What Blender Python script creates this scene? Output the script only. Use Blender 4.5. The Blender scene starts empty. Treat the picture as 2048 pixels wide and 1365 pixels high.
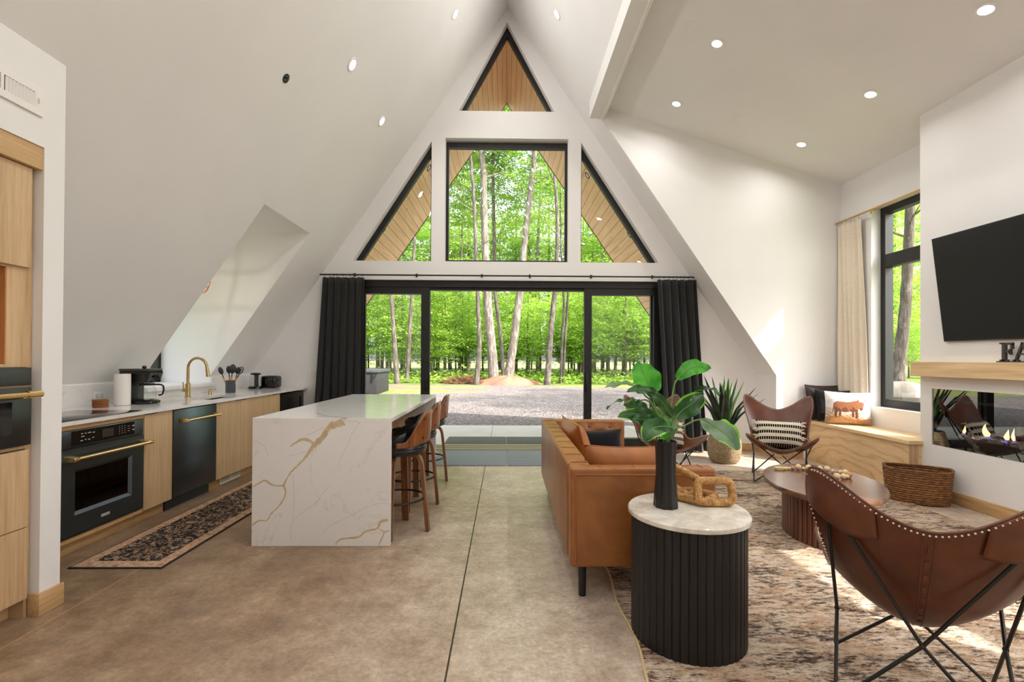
import bpy, bmesh, math, random
from mathutils import Vector, Matrix
from mathutils.geometry import tessellate_polygon
PI = math.pi
S = bpy.context.scene
COL = S.collection
V = Vector
OFF = {}

def lin(r, g, b):
    f = lambda c: (c / 255 / 12.92) if c <= 10 else ((c / 255 + 0.055) / 1.055) ** 2.4
    return (f(r), f(g), f(b), 1.0)

# ---------------------------------------------------------------- meshes
class MB:
    def __init__(s):
        s.bm = bmesh.new()
        s.mi = 0
    def _v(s, p): return s.bm.verts.new(V(p))
    def face(s, pts):
        f = s.bm.faces.new([s._v(p) for p in pts]); f.material_index = s.mi; return f
    def _bev(s, geom, bev, seg):
        if bev > 0:
            es = list({e for f in geom for e in f.edges})
            r = bmesh.ops.bevel(s.bm, geom=es, offset=bev, segments=seg, profile=0.5, affect='EDGES')
            for f in r['faces']: f.material_index = s.mi
    def hexa(s, p, bev=0, seg=2):
        vs = [s._v(q) for q in p]
        fs = []
        for ix in ((0, 3, 2, 1), (4, 5, 6, 7), (0, 1, 5, 4), (1, 2, 6, 5), (2, 3, 7, 6), (3, 0, 4, 7)):
            f = s.bm.faces.new([vs[i] for i in ix]); f.material_index = s.mi; fs.append(f)
        s._bev(fs, bev, seg)
        return s
    def box(s, a, b, bev=0, seg=2):
        x0, x1 = sorted((a[0], b[0])); y0, y1 = sorted((a[1], b[1])); z0, z1 = sorted((a[2], b[2]))
        return s.hexa([(x0, y0, z0), (x1, y0, z0), (x1, y1, z0), (x0, y1, z0), (x0, y0, z1), (x1, y0, z1), (x1, y1, z1), (x0, y1, z1)], bev, seg)
    def obox(s, m, size, bev=0, seg=2):
        h = [c / 2 for c in size]
        return s.hexa([m @ V((x * h[0], y * h[1], z * h[2])) for x, y, z in ((-1, -1, -1), (1, -1, -1), (1, 1, -1), (-1, 1, -1), (-1, -1, 1), (1, -1, 1), (1, 1, 1), (-1, 1, 1))], bev, seg)
    def tube(s, pts, r, n=8, closed=False, caps=True, flat=None, up=None):
        """swept tube; r number or list; flat=(a,b) sweeps a rectangle a x b instead"""
        pts = [V(p) for p in pts]; k = len(pts)
        rs = r if isinstance(r, (list, tuple)) else [r] * k
        rings = []; nrm = None
        for i, p in enumerate(pts):
            if closed: t = pts[(i + 1) % k] - pts[i - 1]
            else: t = pts[min(i + 1, k - 1)] - pts[max(i - 1, 0)]
            t.normalize()
            if up is not None:
                nrm = V(up)
            elif nrm is None:
                nrm = V((0, 0, 1)) if abs(t.z) < .9 else V((1, 0, 0))
            nrm = (nrm - t * nrm.dot(t))
            if nrm.length < 1e-6: nrm = t.orthogonal()
            nrm.normalize(); bi = t.cross(nrm)
            ring = []
            if flat:
                a, b = flat[0] / 2 * rs[i], flat[1] / 2 * rs[i]
                cs = [(a, b), (-a, b), (-a, -b), (a, -b)]
                ring = [s._v(p + nrm * u + bi * w) for u, w in cs]
            else:
                for j in range(n):
                    a = 2 * PI * j / n
                    ring.append(s._v(p + (nrm * math.cos(a) + bi * math.sin(a)) * rs[i]))
            rings.append(ring)
        m = len(rings[0])
        for i in range(k if closed else k - 1):
            A, B = rings[i], rings[(i + 1) % k]
            for j in range(m):
                f = s.bm.faces.new((A[j], A[(j + 1) % m], B[(j + 1) % m], B[j])); f.material_index = s.mi
        if caps and not closed:
            f = s.bm.faces.new(rings[0][::-1]); f.material_index = s.mi
            f = s.bm.faces.new(rings[-1]); f.material_index = s.mi
        return s
    def cyl(s, a, b, r0, r1=None, n=20):
        return s.tube([a, b], [r0, r0 if r1 is None else r1], n)
    def lathe(s, prof, c=(0, 0, 0), n=32, sx=1, sy=1, m=None, rad=None):
        """profile [(r,z)] about the vertical; rad(angle)->factor"""
        rings = []
        for r, z in prof:
            ring = []
            for j in range(n):
                a = 2 * PI * j / n; q = r * (rad(a) if rad else 1)
                p = V((q * math.cos(a) * sx, q * math.sin(a) * sy, z))
                p = (m @ p) if m else p + V(c)
                ring.append(s._v(p))
            rings.append(ring)
        for A, B in zip(rings, rings[1:]):
            for j in range(n):
                f = s.bm.faces.new((A[j], A[(j + 1) % n], B[(j + 1) % n], B[j])); f.material_index = s.mi
        if prof[0][0] > 1e-5: f = s.bm.faces.new(rings[0][::-1]); f.material_index = s.mi
        if prof[-1][0] > 1e-5: f = s.bm.faces.new(rings[-1]); f.material_index = s.mi
        return s
    def ball(s, c, r, n=12, k=8, sx=1, sy=1, sz=1, m=None):
        pr = [(max(1e-6, math.sin(PI * i / k)) * r, -math.cos(PI * i / k) * r * sz) for i in range(k + 1)]
        mm = (m if m else Matrix()) if m else None
        return s.lathe(pr, c, n, sx, sy, m=mm)
    def grid(s, fn, nu, nv, closed_u=False):
        vs = [[s._v(fn(i / nu, j / nv)) for j in range(nv + 1)] for i in range(nu + (0 if closed_u else 1))]
        N = len(vs)
        for i in range(nu):
            for j in range(nv):
                f = s.bm.faces.new((vs[i][j], vs[(i + 1) % N][j], vs[(i + 1) % N][j + 1], vs[i][j + 1])); f.material_index = s.mi
        return s
    def panel(s, outer, holes, mp, w0, w1):
        """flat panel with holes: loops of (u,v); mp(u,v,w) -> point; from w0 to w1"""
        loops = [outer] + list(holes)
        flat = [p for l in loops for p in l]
        tris = tessellate_polygon([[V((u, v, 0)) for u, v in l] for l in loops])
        for w in (w0, w1):
            vs = [s._v(mp(u, v, w)) for u, v in flat]
            for t in tris:
                try: f = s.bm.faces.new([vs[i] for i in t]); f.material_index = s.mi
                except ValueError: pass
        for l in loops:
            for i in range(len(l)):
                (a, b), (c, d) = l[i], l[(i + 1) % len(l)]
                s.face([mp(a, b, w0), mp(c, d, w0), mp(c, d, w1), mp(a, b, w1)])
        return s
    def prism(s, poly, mp, w0, w1, bev=0):
        s.panel(poly, [], mp, w0, w1)
        return s
    def build(s, name, mat, parent=None, smooth=True, angle=0.6, weld=True, recenter=True):
        bm = s.bm
        if weld: bmesh.ops.remove_doubles(bm, verts=bm.verts, dist=1e-5)
        bmesh.ops.recalc_face_normals(bm, faces=bm.faces)
        if parent is not None:
            off = OFF[parent.name]
        elif recenter:
            xs = [v.co for v in bm.verts]
            lo = [min(p[i] for p in xs) for i in range(3)]; hi = [max(p[i] for p in xs) for i in range(3)]
            off = V(((lo[0] + hi[0]) / 2, (lo[1] + hi[1]) / 2, lo[2]))
        else: off = V((0, 0, 0))
        for v in bm.verts: v.co -= off
        me = bpy.data.meshes.new(name)
        bm.to_mesh(me); bm.free()
        for m in (mat if isinstance(mat, (list, tuple)) else [mat]): me.materials.append(m)
        if smooth:
            me.polygons.foreach_set('use_smooth', [True] * len(me.polygons))
            me.set_sharp_from_angle(angle=angle)
        o = bpy.data.objects.new(name, me); COL.objects.link(o)
        if parent is not None:
            o.parent = parent; OFF[o.name] = off
        else:
            o.location = off; OFF[o.name] = off.copy()
        return o

def tag(o, label=None, cat=None, group=None, kind=None):
    if label: o['label'] = label
    if cat: o['category'] = cat
    if group: o['group'] = group
    if kind: o['kind'] = kind
    return o
def thing(name, label, cat, loc=(0, 0, 0), group=None, kind=None):
    o = bpy.data.objects.new(name, None); COL.objects.link(o)
    o.location = loc; o.empty_display_size = .1
    OFF[o.name] = V(loc)
    return tag(o, label, cat, group, kind)
def struct(o): o['kind'] = 'structure'; return o
def copy_tree(o, parent=None):
    c = o.copy(); COL.objects.link(c)
    if parent is not None: c.parent = parent
    for ch in KIDS.get(o.name) or [k for k in o.children]: copy_tree(ch, c)
    return c
KIDS = {}
def kids_of(o):
    """remember a thing's children once, so that copying needs no scene walk"""
    ch = [x for x in COL.objects if x.parent == o]
    KIDS[o.name] = ch
    for c in ch: kids_of(c)
def place(o, x, y, z=0, rz=0):
    o.location = (x, y, z); o.rotation_euler = (0, 0, rz); return o

def smoothcurve(pts, n=8, closed=False):
    """Catmull-Rom through pts"""
    P = [V(p) for p in pts]; out = []
    k = len(P)
    for i in range(k if closed else k - 1):
        p0 = P[i - 1] if (i > 0 or closed) else P[0]
        p1 = P[i]; p2 = P[(i + 1) % k]
        p3 = P[(i + 2) % k] if (closed or i + 2 < k) else P[-1]
        for j in range(n):
            t = j / n
            out.append(0.5 * ((2 * p1) + (p2 - p0) * t + (2 * p0 - 5 * p1 + 4 * p2 - p3) * t * t + (3 * p1 - p0 - 3 * p2 + p3) * t ** 3))
    if not closed: out.append(P[-1])
    return out
def interp(keys, t):
    """piecewise cosine-free Catmull interpolation of tuples keyed by t"""
    ts = [k[0] for k in keys]
    i = 0
    while i < len(ts) - 2 and t > ts[i + 1]: i += 1
    u = (t - ts[i]) / (ts[i + 1] - ts[i])
    p1, p2 = keys[i][1], keys[i + 1][1]
    p0 = keys[i - 1][1] if i > 0 else p1
    p3 = keys[i + 2][1] if i + 2 < len(keys) else p2
    return [0.5 * (2 * b + (c - a) * u + (2 * a - 5 * b + 4 * c - d) * u * u + (3 * b - a - 3 * c + d) * u ** 3) for a, b, c, d in zip(p0, p1, p2, p3)]

# ---------------------------------------------------------------- materials
def newmat(name):
    m = bpy.data.materials.new(name); m.use_nodes = True
    nt = m.node_tree; nt.nodes.clear()
    out = nt.nodes.new('ShaderNodeOutputMaterial')
    return m, nt, out
def N(nt, t, **kw):
    n = nt.nodes.new(t)
    for k, v in kw.items():
        if k.startswith('i_'):
            n.inputs[k[2:].replace('_', ' ')].default_value = v
        else: setattr(n, k, v)
    return n
def ramp(nt, stops, src=None, interp='LINEAR'):
    r = nt.nodes.new('ShaderNodeValToRGB'); cr = r.color_ramp; cr.interpolation = interp
    while len(cr.elements) < len(stops): cr.elements.new(0.5)
    for e, (p, c) in zip(cr.elements, stops): e.position = p; e.color = c
    if src is not None: nt.links.new(src, r.inputs[0])
    return r
def coords(nt, scale=(1, 1, 1), rot=(0, 0, 0), kind='Object'):
    tc = N(nt, 'ShaderNodeTexCoord'); mp = N(nt, 'ShaderNodeMapping')
    mp.inputs['Scale'].default_value = scale; mp.inputs['Rotation'].default_value = rot
    nt.links.new(tc.outputs[kind], mp.inputs[0]); return mp.outputs[0]
def noise(nt, co, scale, detail=4, rough=.55, dist=0):
    n = N(nt, 'ShaderNodeTexNoise'); n.inputs['Scale'].default_value = scale; n.inputs['Detail'].default_value = detail
    n.inputs['Roughness'].default_value = rough; n.inputs['Distortion'].default_value = dist
    nt.links.new(co, n.inputs['Vector']); return n.outputs['Fac']
def mixc(nt, fac, a, b, mode='MIX'):
    m = N(nt, 'ShaderNodeMix', data_type='RGBA', blend_type=mode)
    for sock, val in ((m.inputs[0], fac), (m.inputs[6], a), (m.inputs[7], b)):
        if hasattr(val, 'links') or isinstance(val, bpy.types.NodeSocket): nt.links.new(val, sock)
        else: sock.default_value = val
    return m.outputs[2]
def principled(nt, out, base=None, rough=.5, metal=0, spec=.5, coat=0, sheen=0, bump=None, bstr=.2, bdist=.01):
    p = N(nt, 'ShaderNodeBsdfPrincipled')
    if isinstance(base, bpy.types.NodeSocket): nt.links.new(base, p.inputs['Base Color'])
    elif base: p.inputs['Base Color'].default_value = base
    if isinstance(rough, bpy.types.NodeSocket): nt.links.new(rough, p.inputs['Roughness'])
    else: p.inputs['Roughness'].default_value = rough
    p.inputs['Metallic'].default_value = metal
    p.inputs['Specular IOR Level'].default_value = spec
    p.inputs['Coat Weight'].default_value = coat
    p.inputs['Coat Roughness'].default_value = .08
    p.inputs['Sheen Weight'].default_value = sheen
    if bump is not None:
        b = N(nt, 'ShaderNodeBump'); b.inputs['Strength'].default_value = bstr; b.inputs['Distance'].default_value = bdist
        nt.links.new(bump, b.inputs['Height']); nt.links.new(b.outputs[0], p.inputs['Normal'])
    nt.links.new(p.outputs[0], out.inputs[0])
    return p
def plain(name, col, rough=.5, metal=0, spec=.5, coat=0, var=0, vs=6, sheen=0, bstr=0, bs=80):
    """one colour with a little noise-driven tone variation and optional fine bump"""
    m, nt, out = newmat(name)
    co = coords(nt)
    base = col
    if var:
        nz = noise(nt, co, vs, 4)
        lo = tuple(c * (1 - var) for c in col[:3]) + (1,); hi = tuple(min(1, c * (1 + var)) for c in col[:3]) + (1,)
        base = ramp(nt, [(.3, lo), (.7, hi)], nz).outputs[0]
    b = noise(nt, co, bs, 3) if bstr else None
    principled(nt, out, base, rough, metal, spec, coat, sheen, b, bstr, .003)
    return m
def wood(name, dark, light, axis='z', rough=.45, scale=1.0, fine=1.0):
    """straight fine-grained veneer running along an axis"""
    m, nt, out = newmat(name)
    st = {'x': (.05, 1, 1), 'y': (1, .05, 1), 'z': (1, 1, .05)}[axis]
    co = coords(nt, tuple(v * scale for v in st))
    a = noise(nt, co, 60 * fine, 3, .6); b = noise(nt, co, 9, 3, .5, .4)
    add = N(nt, 'ShaderNodeMath', operation='MULTIPLY_ADD'); nt.links.new(a, add.inputs[0]); add.inputs[1].default_value = .55
    mul = N(nt, 'ShaderNodeMath', operation='MULTIPLY'); nt.links.new(b, mul.inputs[0]); mul.inputs[1].default_value = .45
    nt.links.new(mul.outputs[0], add.inputs[2])
    r = ramp(nt, [(.36, dark), (.62, light)], add.outputs[0])
    principled(nt, out, r.outputs[0], rough, bump=a, bstr=.06, bdist=.002)
    return m
def leather(name, dark, light, rough=.42, scale=5, bstr=.15, spec=.5):
    m, nt, out = newmat(name)
    co = coords(nt)
    a = noise(nt, co, scale, 6, .6, .3)
    r = ramp(nt, [(.3, dark), (.7, light)], a)
    g = noise(nt, co, 220, 3, .6)
    principled(nt, out, r.outputs[0], rough, spec=spec, bump=g, bstr=bstr, bdist=.002)
    return m
def emis(name, col, s):
    m, nt, out = newmat(name)
    e = N(nt, 'ShaderNodeEmission'); e.inputs[0].default_value = col; e.inputs[1].default_value = s
    nt.links.new(e.outputs[0], out.inputs[0]); return m
def pane_mat(name, tint=(1, 1, 1, 1), rough=0.0, f0=.045):
    m, nt, out = newmat(name)
    tr = N(nt, 'ShaderNodeBsdfTransparent'); tr.inputs[0].default_value = tint
    gl = N(nt, 'ShaderNodeBsdfGlossy'); gl.inputs['Roughness'].default_value = rough
    lw = N(nt, 'ShaderNodeLayerWeight'); lw.inputs[0].default_value = .5     # Schlick reflectance, same from both sides
    pw = N(nt, 'ShaderNodeMath', operation='POWER'); nt.links.new(lw.outputs['Facing'], pw.inputs[0]); pw.inputs[1].default_value = 5
    ma = N(nt, 'ShaderNodeMath', operation='MULTIPLY_ADD'); nt.links.new(pw.outputs[0], ma.inputs[0]); ma.inputs[1].default_value = 1 - f0; ma.inputs[2].default_value = f0
    mx = N(nt, 'ShaderNodeMixShader'); nt.links.new(ma.outputs[0], mx.inputs[0])
    nt.links.new(tr.outputs[0], mx.inputs[1]); nt.links.new(gl.outputs[0], mx.inputs[2]); nt.links.new(mx.outputs[0], out.inputs[0])
    return m

MAT = {}
MAT['wall'] = plain('wall_paint', (.83, .82, .808, 1), .75, var=.02, vs=1.5, bstr=.03, bs=160)
MAT['oak'] = wood('oak_veneer', lin(186, 152, 112), lin(214, 183, 142), 'z')
MAT['oak_y'] = wood('oak_along', lin(176, 138, 92), lin(212, 176, 128), 'y')
MAT['oak_in'] = wood('cabinet_interior', lin(176, 110, 62), lin(204, 142, 88), 'z')
MAT['oak_pale'] = wood('pale_oak', lin(206, 172, 124), lin(238, 208, 162), 'y', .45, 1, .7)
MAT['maple'] = plain('white_laminate', lin(222, 222, 216), .5)
MAT['black'] = plain('black_frame', lin(20, 19, 18), .45)
MAT['blackgloss'] = plain('black_gloss', lin(12, 12, 13), .12)
MAT['rodblack'] = plain('black_steel', lin(22, 21, 21), .4, spec=.5)
MAT['steel'] = plain('black_stainless', lin(96, 106, 114), .3, metal=.9, var=.06, vs=3)
MAT['glassblack'] = plain('oven_glass', lin(22, 20, 19), .06, spec=.6)
MAT['gold'] = plain('brushed_brass', lin(240, 208, 146), .2, metal=1)
MAT['brass'] = plain('champagne_brass', lin(196, 170, 116), .33, metal=1)
MAT['rodgold'] = plain('aged_brass', lin(196, 158, 96), .4, metal=.6)
MAT['white'] = plain('white_plastic', lin(236, 234, 230), .4)
MAT['paper'] = plain('paper', lin(240, 236, 230), .9, bstr=.15, bs=200)
MAT['cur_black'] = plain('charcoal_cloth', lin(46, 46, 46), .95, spec=.1, var=.12, vs=60, sheen=.2, bstr=.3, bs=400)
MAT['cur_cream'] = plain('cream_linen', lin(226, 214, 196), .95, spec=.1, var=.06, vs=50, bstr=.3, bs=300)
MAT['tan'] = leather('tan_leather', lin(126, 75, 31), lin(166, 106, 54), .36, 4, .12)
MAT['tanpil'] = leather('tan_leather_pillow', lin(140, 80, 34), lin(180, 114, 60), .40, 3, .12)
MAT['saddle'] = leather('saddle_leather', lin(66, 30, 14), lin(112, 58, 30), .30, 4.5, .12)
MAT['saddle_dark'] = leather('saddle_pocket', lin(76, 38, 20), lin(120, 66, 38), .4, 6, .1)
MAT['blkleather'] = leather('black_leather', lin(14, 15, 16), lin(30, 31, 32), .32, 6, .1)
MAT['brnleather'] = leather('espresso_leather', lin(34, 24, 20), lin(60, 44, 38), .35, 6, .1)
MAT['fur'] = plain('black_hide', lin(12, 12, 14), .8, spec=.2, var=.4, vs=40, sheen=.3, bstr=.8, bs=150)
MAT['velvet'] = plain('black_velvet', lin(16, 17, 22), .9, spec=.1, sheen=.3, var=.2, vs=20)
MAT['stitch'] = plain('cream_thread', lin(226, 214, 196), .8)
MAT['walnut'] = wood('walnut_veneer', lin(92, 52, 28), lin(148, 92, 54), 'z', .2)
MAT['walnut_leg'] = wood('walnut_bent', lin(84, 48, 26), lin(142, 92, 54), 'z', .35)
MAT['flute_black'] = wood('ebonised_flutes', lin(11, 9, 9), lin(22, 18, 17), 'z', .55)
MAT['flute_brown'] = wood('walnut_flutes', lin(76, 44, 34), lin(112, 70, 54), 'z', .34)
MAT['table_brown'] = wood('walnut_top', lin(84, 54, 40), lin(124, 86, 66), 'x', .2)
MAT['ceramic'] = plain('black_ceramic', lin(24, 22, 22), .3)
MAT['vasematte'] = plain('black_vase', lin(18, 16, 17), .4)
MAT['beadA'] = plain('natural_bead', lin(224, 198, 156), .55, var=.08, vs=40)
MAT['beadB'] = plain('toffee_bead', lin(196, 146, 92), .5, var=.1, vs=40)
MAT['tassel'] = plain('cotton_tassel', lin(236, 214, 140), .9)
MAT['glass'] = pane_mat('window_glass')
MAT['clear'] = pane_mat('clear_glass', (.93, .95, .95, 1))
MAT['fireglass'] = pane_mat('fireplace_glass', (.75, .75, .75, 1), f0=.26)
MAT['lamp'] = emis('lamp_lens', (1, .97, .92, 1), 9)
MAT['bulbwarm'] = emis('warm_bulb', (1, .62, .3, 1), 14)
MAT['copper'] = plain('copper_wire', lin(214, 130, 70), .25, metal=1)
MAT['utensil'] = plain('black_silicone', lin(34, 36, 38), .45)
MAT['utenwood'] = plain('beech', lin(206, 152, 92), .6, var=.1, vs=60)
MAT['slate'] = plain('slate_crock', lin(62, 70, 76), .6)
MAT['tv'] = plain('tv_screen', lin(14, 14, 15), .38, spec=.35)
MAT['sign'] = plain('gunmetal', lin(74, 68, 64), .5, metal=.35)
MAT['brick'] = plain('firebox', lin(26, 24, 23), .8)
MAT['flame'] = emis('flame_tip', (1, .62, .3, 1), 3.2)
MAT['flameblue'] = emis('flame_blue', (.28, .3, .95, 1), .9)
MAT['crystal'] = plain('glass_media', lin(150, 142, 136), .12, spec=.9)
MAT['rock'] = plain('boulder', lin(126, 118, 108), .9, var=.3, vs=2.5, bstr=.6, bs=12)
MAT['tub'] = plain('weathered_tub', lin(44, 44, 44), .8, var=.2, vs=4)
MAT['soil'] = plain('red_soil', lin(158, 108, 88), 1, var=.25, vs=1.6, bstr=.8, bs=6)
MAT['brush'] = plain('dead_brush', lin(120, 84, 60), 1, var=.3, vs=5)
MAT['concrete_out'] = plain('patio_concrete', lin(206, 205, 200), .85, var=.1, vs=1.2, bstr=.1, bs=40)
MAT['sill'] = plain('aluminium_sill', lin(178, 172, 150), .4, metal=.5)
MAT['cork'] = plain('cork_coaster', lin(142, 88, 46), .7, var=.15, vs=50)

def mk_floor():
    m, nt, out = newmat('stained_concrete')
    co = coords(nt, kind='Object')
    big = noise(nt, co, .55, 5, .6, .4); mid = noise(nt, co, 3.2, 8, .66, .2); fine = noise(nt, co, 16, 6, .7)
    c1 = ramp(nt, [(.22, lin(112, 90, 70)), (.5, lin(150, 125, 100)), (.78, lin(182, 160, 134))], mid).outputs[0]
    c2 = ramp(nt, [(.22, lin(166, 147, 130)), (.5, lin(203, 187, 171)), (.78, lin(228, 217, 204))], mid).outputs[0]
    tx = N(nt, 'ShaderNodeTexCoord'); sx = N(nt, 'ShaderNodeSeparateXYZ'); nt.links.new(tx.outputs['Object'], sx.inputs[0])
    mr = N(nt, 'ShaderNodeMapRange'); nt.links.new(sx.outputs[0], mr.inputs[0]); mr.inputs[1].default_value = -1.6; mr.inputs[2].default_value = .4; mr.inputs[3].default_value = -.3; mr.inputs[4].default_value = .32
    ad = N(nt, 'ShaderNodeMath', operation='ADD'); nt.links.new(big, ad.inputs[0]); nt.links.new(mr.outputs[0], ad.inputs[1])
    bigr = ramp(nt, [(.3, (0, 0, 0, 1)), (.75, (1, 1, 1, 1))], ad.outputs[0]).outputs[0]      # browner on the kitchen side, paler to the right
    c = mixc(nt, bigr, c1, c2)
    fr = ramp(nt, [(.28, (.70, .68, .66, 1)), (.68, (1.12, 1.11, 1.10, 1))], fine).outputs[0]
    c = mixc(nt, 1.0, c, fr, 'MULTIPLY')
    f2 = ramp(nt, [(.32, (.76, .75, .74, 1)), (.66, (1.14, 1.14, 1.13, 1))], noise(nt, co, 48, 5, .75)).outputs[0]
    c = mixc(nt, 1.0, c, f2, 'MULTIPLY')
    # sawn control joints
    tc = N(nt, 'ShaderNodeTexCoord'); sp = N(nt, 'ShaderNodeSeparateXYZ'); nt.links.new(tc.outputs['Object'], sp.inputs[0])
    def line(sock, at, w):
        s = N(nt, 'ShaderNodeMath', operation='SUBTRACT'); nt.links.new(sock, s.inputs[0]); s.inputs[1].default_value = at
        a = N(nt, 'ShaderNodeMath', operation='ABSOLUTE'); nt.links.new(s.outputs[0], a.inputs[0])
        l = N(nt, 'ShaderNodeMath', operation='LESS_THAN'); nt.links.new(a.outputs[0], l.inputs[0]); l.inputs[1].default_value = w
        return l.outputs[0]
    c = mixc(nt, line(sp.outputs[0], -.245, .0045), c, lin(58, 42, 30))
    c = mixc(nt, line(sp.outputs[0], -2.313, .003), c, lin(186, 150, 108))
    c = mixc(nt, line(sp.outputs[1], 4.325, .0035), c, lin(110, 94, 74))
    rr = ramp(nt, [(.35, (.33, .33, .33, 1)), (.7, (.46, .46, .46, 1))], mid).outputs[0]
    principled(nt, out, c, rr, spec=.5, bump=fine, bstr=.06, bdist=.004)
    return m
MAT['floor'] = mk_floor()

def mk_marble(name, base, vein, scale, amt=.5):
    m, nt, out = newmat(name)
    co = coords(nt)
    n1 = noise(nt, co, scale, 5, .6, 1.2); n2 = noise(nt, co, scale * 2.3, 6, .6, 1.6)
    def thin(s, w):
        a = N(nt, 'ShaderNodeMath', operation='SUBTRACT'); nt.links.new(s, a.inputs[0]); a.inputs[1].default_value = .5
        b = N(nt, 'ShaderNodeMath', operation='ABSOLUTE'); nt.links.new(a.outputs[0], b.inputs[0])
        return ramp(nt, [(0, (1, 1, 1, 1)), (w, (0, 0, 0, 1))], b.outputs[0]).outputs[0]
    f = N(nt, 'ShaderNodeMath', operation='MULTIPLY'); nt.links.new(thin(n1, .012), f.inputs[0]); f.inputs[1].default_value = amt
    c = mixc(nt, f.outputs[0], base, vein)
    cl = noise(nt, co, scale * .7, 3)
    c = mixc(nt, ramp(nt, [(.4, (0, 0, 0, 1)), (.8, (.12, .12, .12, 1))], cl).outputs[0], c, vein)
    principled(nt, out, c, .12, spec=.5)
    return m
MAT['quartz'] = mk_marble('white_quartz', lin(232, 230, 228), lin(190, 184, 178), 1.3, .3)
MAT['vein'] = plain('gold_vein', lin(204, 182, 146), .14, var=.16, vs=20)
MAT['veingrey'] = plain('grey_vein', lin(206, 201, 196), .14)
def mk_marble_top():
    m, nt, out = newmat('side_table_marble')
    co = coords(nt)
    a = noise(nt, co, 9, 6, .65, .6); b = noise(nt, co, 30, 5, .7)
    c = ramp(nt, [(.28, lin(168, 158, 144)), (.42, lin(206, 198, 184)), (.6, lin(230, 225, 214))], a).outputs[0]
    c = mixc(nt, ramp(nt, [(.62, (0, 0, 0, 1)), (.74, (.55, .55, .55, 1))], b).outputs[0], c, lin(170, 160, 150))
    principled(nt, out, c, .16); return m
MAT['marbletop'] = mk_marble_top()

def mk_rug():
    m, nt, out = newmat('distressed_rug')
    co = coords(nt); cs = coords(nt, (.62, 2.0, 1))
    a = noise(nt, cs, 9, 8, .74, .4); b = noise(nt, cs, 24, 9, .82, .4); c_ = noise(nt, co, 2.2, 4, .6, .3); d = noise(nt, cs, 70, 6, .8)
    big = noise(nt, cs, 3.2, 5, .7, .6)
    base = ramp(nt, [(.3, lin(146, 112, 86)), (.43, lin(180, 152, 126)), (.55, lin(212, 194, 174)), (.75, lin(192, 172, 152))], a).outputs[0]
    base = mixc(nt, ramp(nt, [(.48, (0, 0, 0, 1)), (.62, (.6, .6, .6, 1))], c_).outputs[0], base, lin(176, 142, 114))
    bl = noise(nt, cs, 4.6, 8, .8, .3)
    base = mixc(nt, ramp(nt, [(.55, (0, 0, 0, 1)), (.64, (.75, .75, .75, 1))], bl).outputs[0], base, lin(58, 62, 74))
    s = N(nt, 'ShaderNodeMath', operation='MULTIPLY_ADD'); nt.links.new(big, s.inputs[0]); s.inputs[1].default_value = .5; nt.links.new(b, s.inputs[2])
    dk = ramp(nt, [(.745, (0, 0, 0, 1)), (.83, (.92, .92, .92, 1))], s.outputs[0]).outputs[0]
    base = mixc(nt, dk, base, lin(44, 32, 30))
    dd = ramp(nt, [(.52, (0, 0, 0, 1)), (.64, (.7, .7, .7, 1))], d).outputs[0]
    base = mixc(nt, dd, base, lin(56, 42, 40))
    principled(nt, out, base, .95, spec=.08, bump=d, bstr=.4, bdist=.004); return m
MAT['rug'] = mk_rug()
MAT['rugedge'] = plain('rug_binding', lin(206, 180, 136), .9)
def mk_runner(border):
    m, nt, out = newmat('runner_border' if border else 'runner_field')
    co = coords(nt)
    vo = N(nt, 'ShaderNodeTexVoronoi'); vo.inputs['Scale'].default_value = 26 if not border else 60
    nt.links.new(co, vo.inputs['Vector'])
    nz = noise(nt, co, 34, 6, .75, .8); n2 = noise(nt, co, 11, 5, .7)
    if border:
        c = ramp(nt, [(.35, lin(128, 96, 76)), (.5, lin(196, 160, 132)), (.65, lin(212, 180, 152))], nz).outputs[0]
    else:
        f = ramp(nt, [(.5, (0, 0, 0, 1)), (.57, (1, 1, 1, 1))], nz).outputs[0]
        col = ramp(nt, [(.4, lin(150, 116, 92)), (.6, lin(196, 172, 146))], n2).outputs[0]
        c = mixc(nt, f, lin(40, 37, 38), col)
        f2 = ramp(nt, [(.18, (1, 1, 1, 1)), (.26, (0, 0, 0, 1))], vo.outputs['Distance']).outputs[0]
        c = mixc(nt, mixc(nt, 1.0, f2, (.5, .5, .5, 1), 'MULTIPLY'), c, lin(176, 148, 120))
    principled(nt, out, c, .95, spec=.08); return m
MAT['runner'] = mk_runner(False); MAT['runner_b'] = mk_runner(True)
MAT['runner_e'] = plain('runner_binding', lin(38, 36, 36), .9)
def mk_mat(name, light, dark):
    m, nt, out = newmat(name)
    co = coords(nt)
    w = N(nt, 'ShaderNodeTexBrick'); w.inputs['Scale'].default_value = 1
    w.inputs['Brick Width'].default_value = .046; w.inputs['Row Height'].default_value = .036; w.inputs['Mortar Size'].default_value = .011
    w.inputs['Color1'].default_value = dark; w.inputs['Color2'].default_value = dark; w.inputs['Mortar'].default_value = light
    nt.links.new(co, w.inputs['Vector'])
    principled(nt, out, w.outputs[0], .6, bump=w.outputs['Fac'], bstr=.8, bdist=.008); return m
MAT['mat_in'] = mk_mat('rubber_mat', lin(132, 140, 146), lin(34, 36, 38))
MAT['mat_out'] = mk_mat('rubber_mat_outside', lin(84, 82, 84), lin(30, 30, 32))

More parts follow.
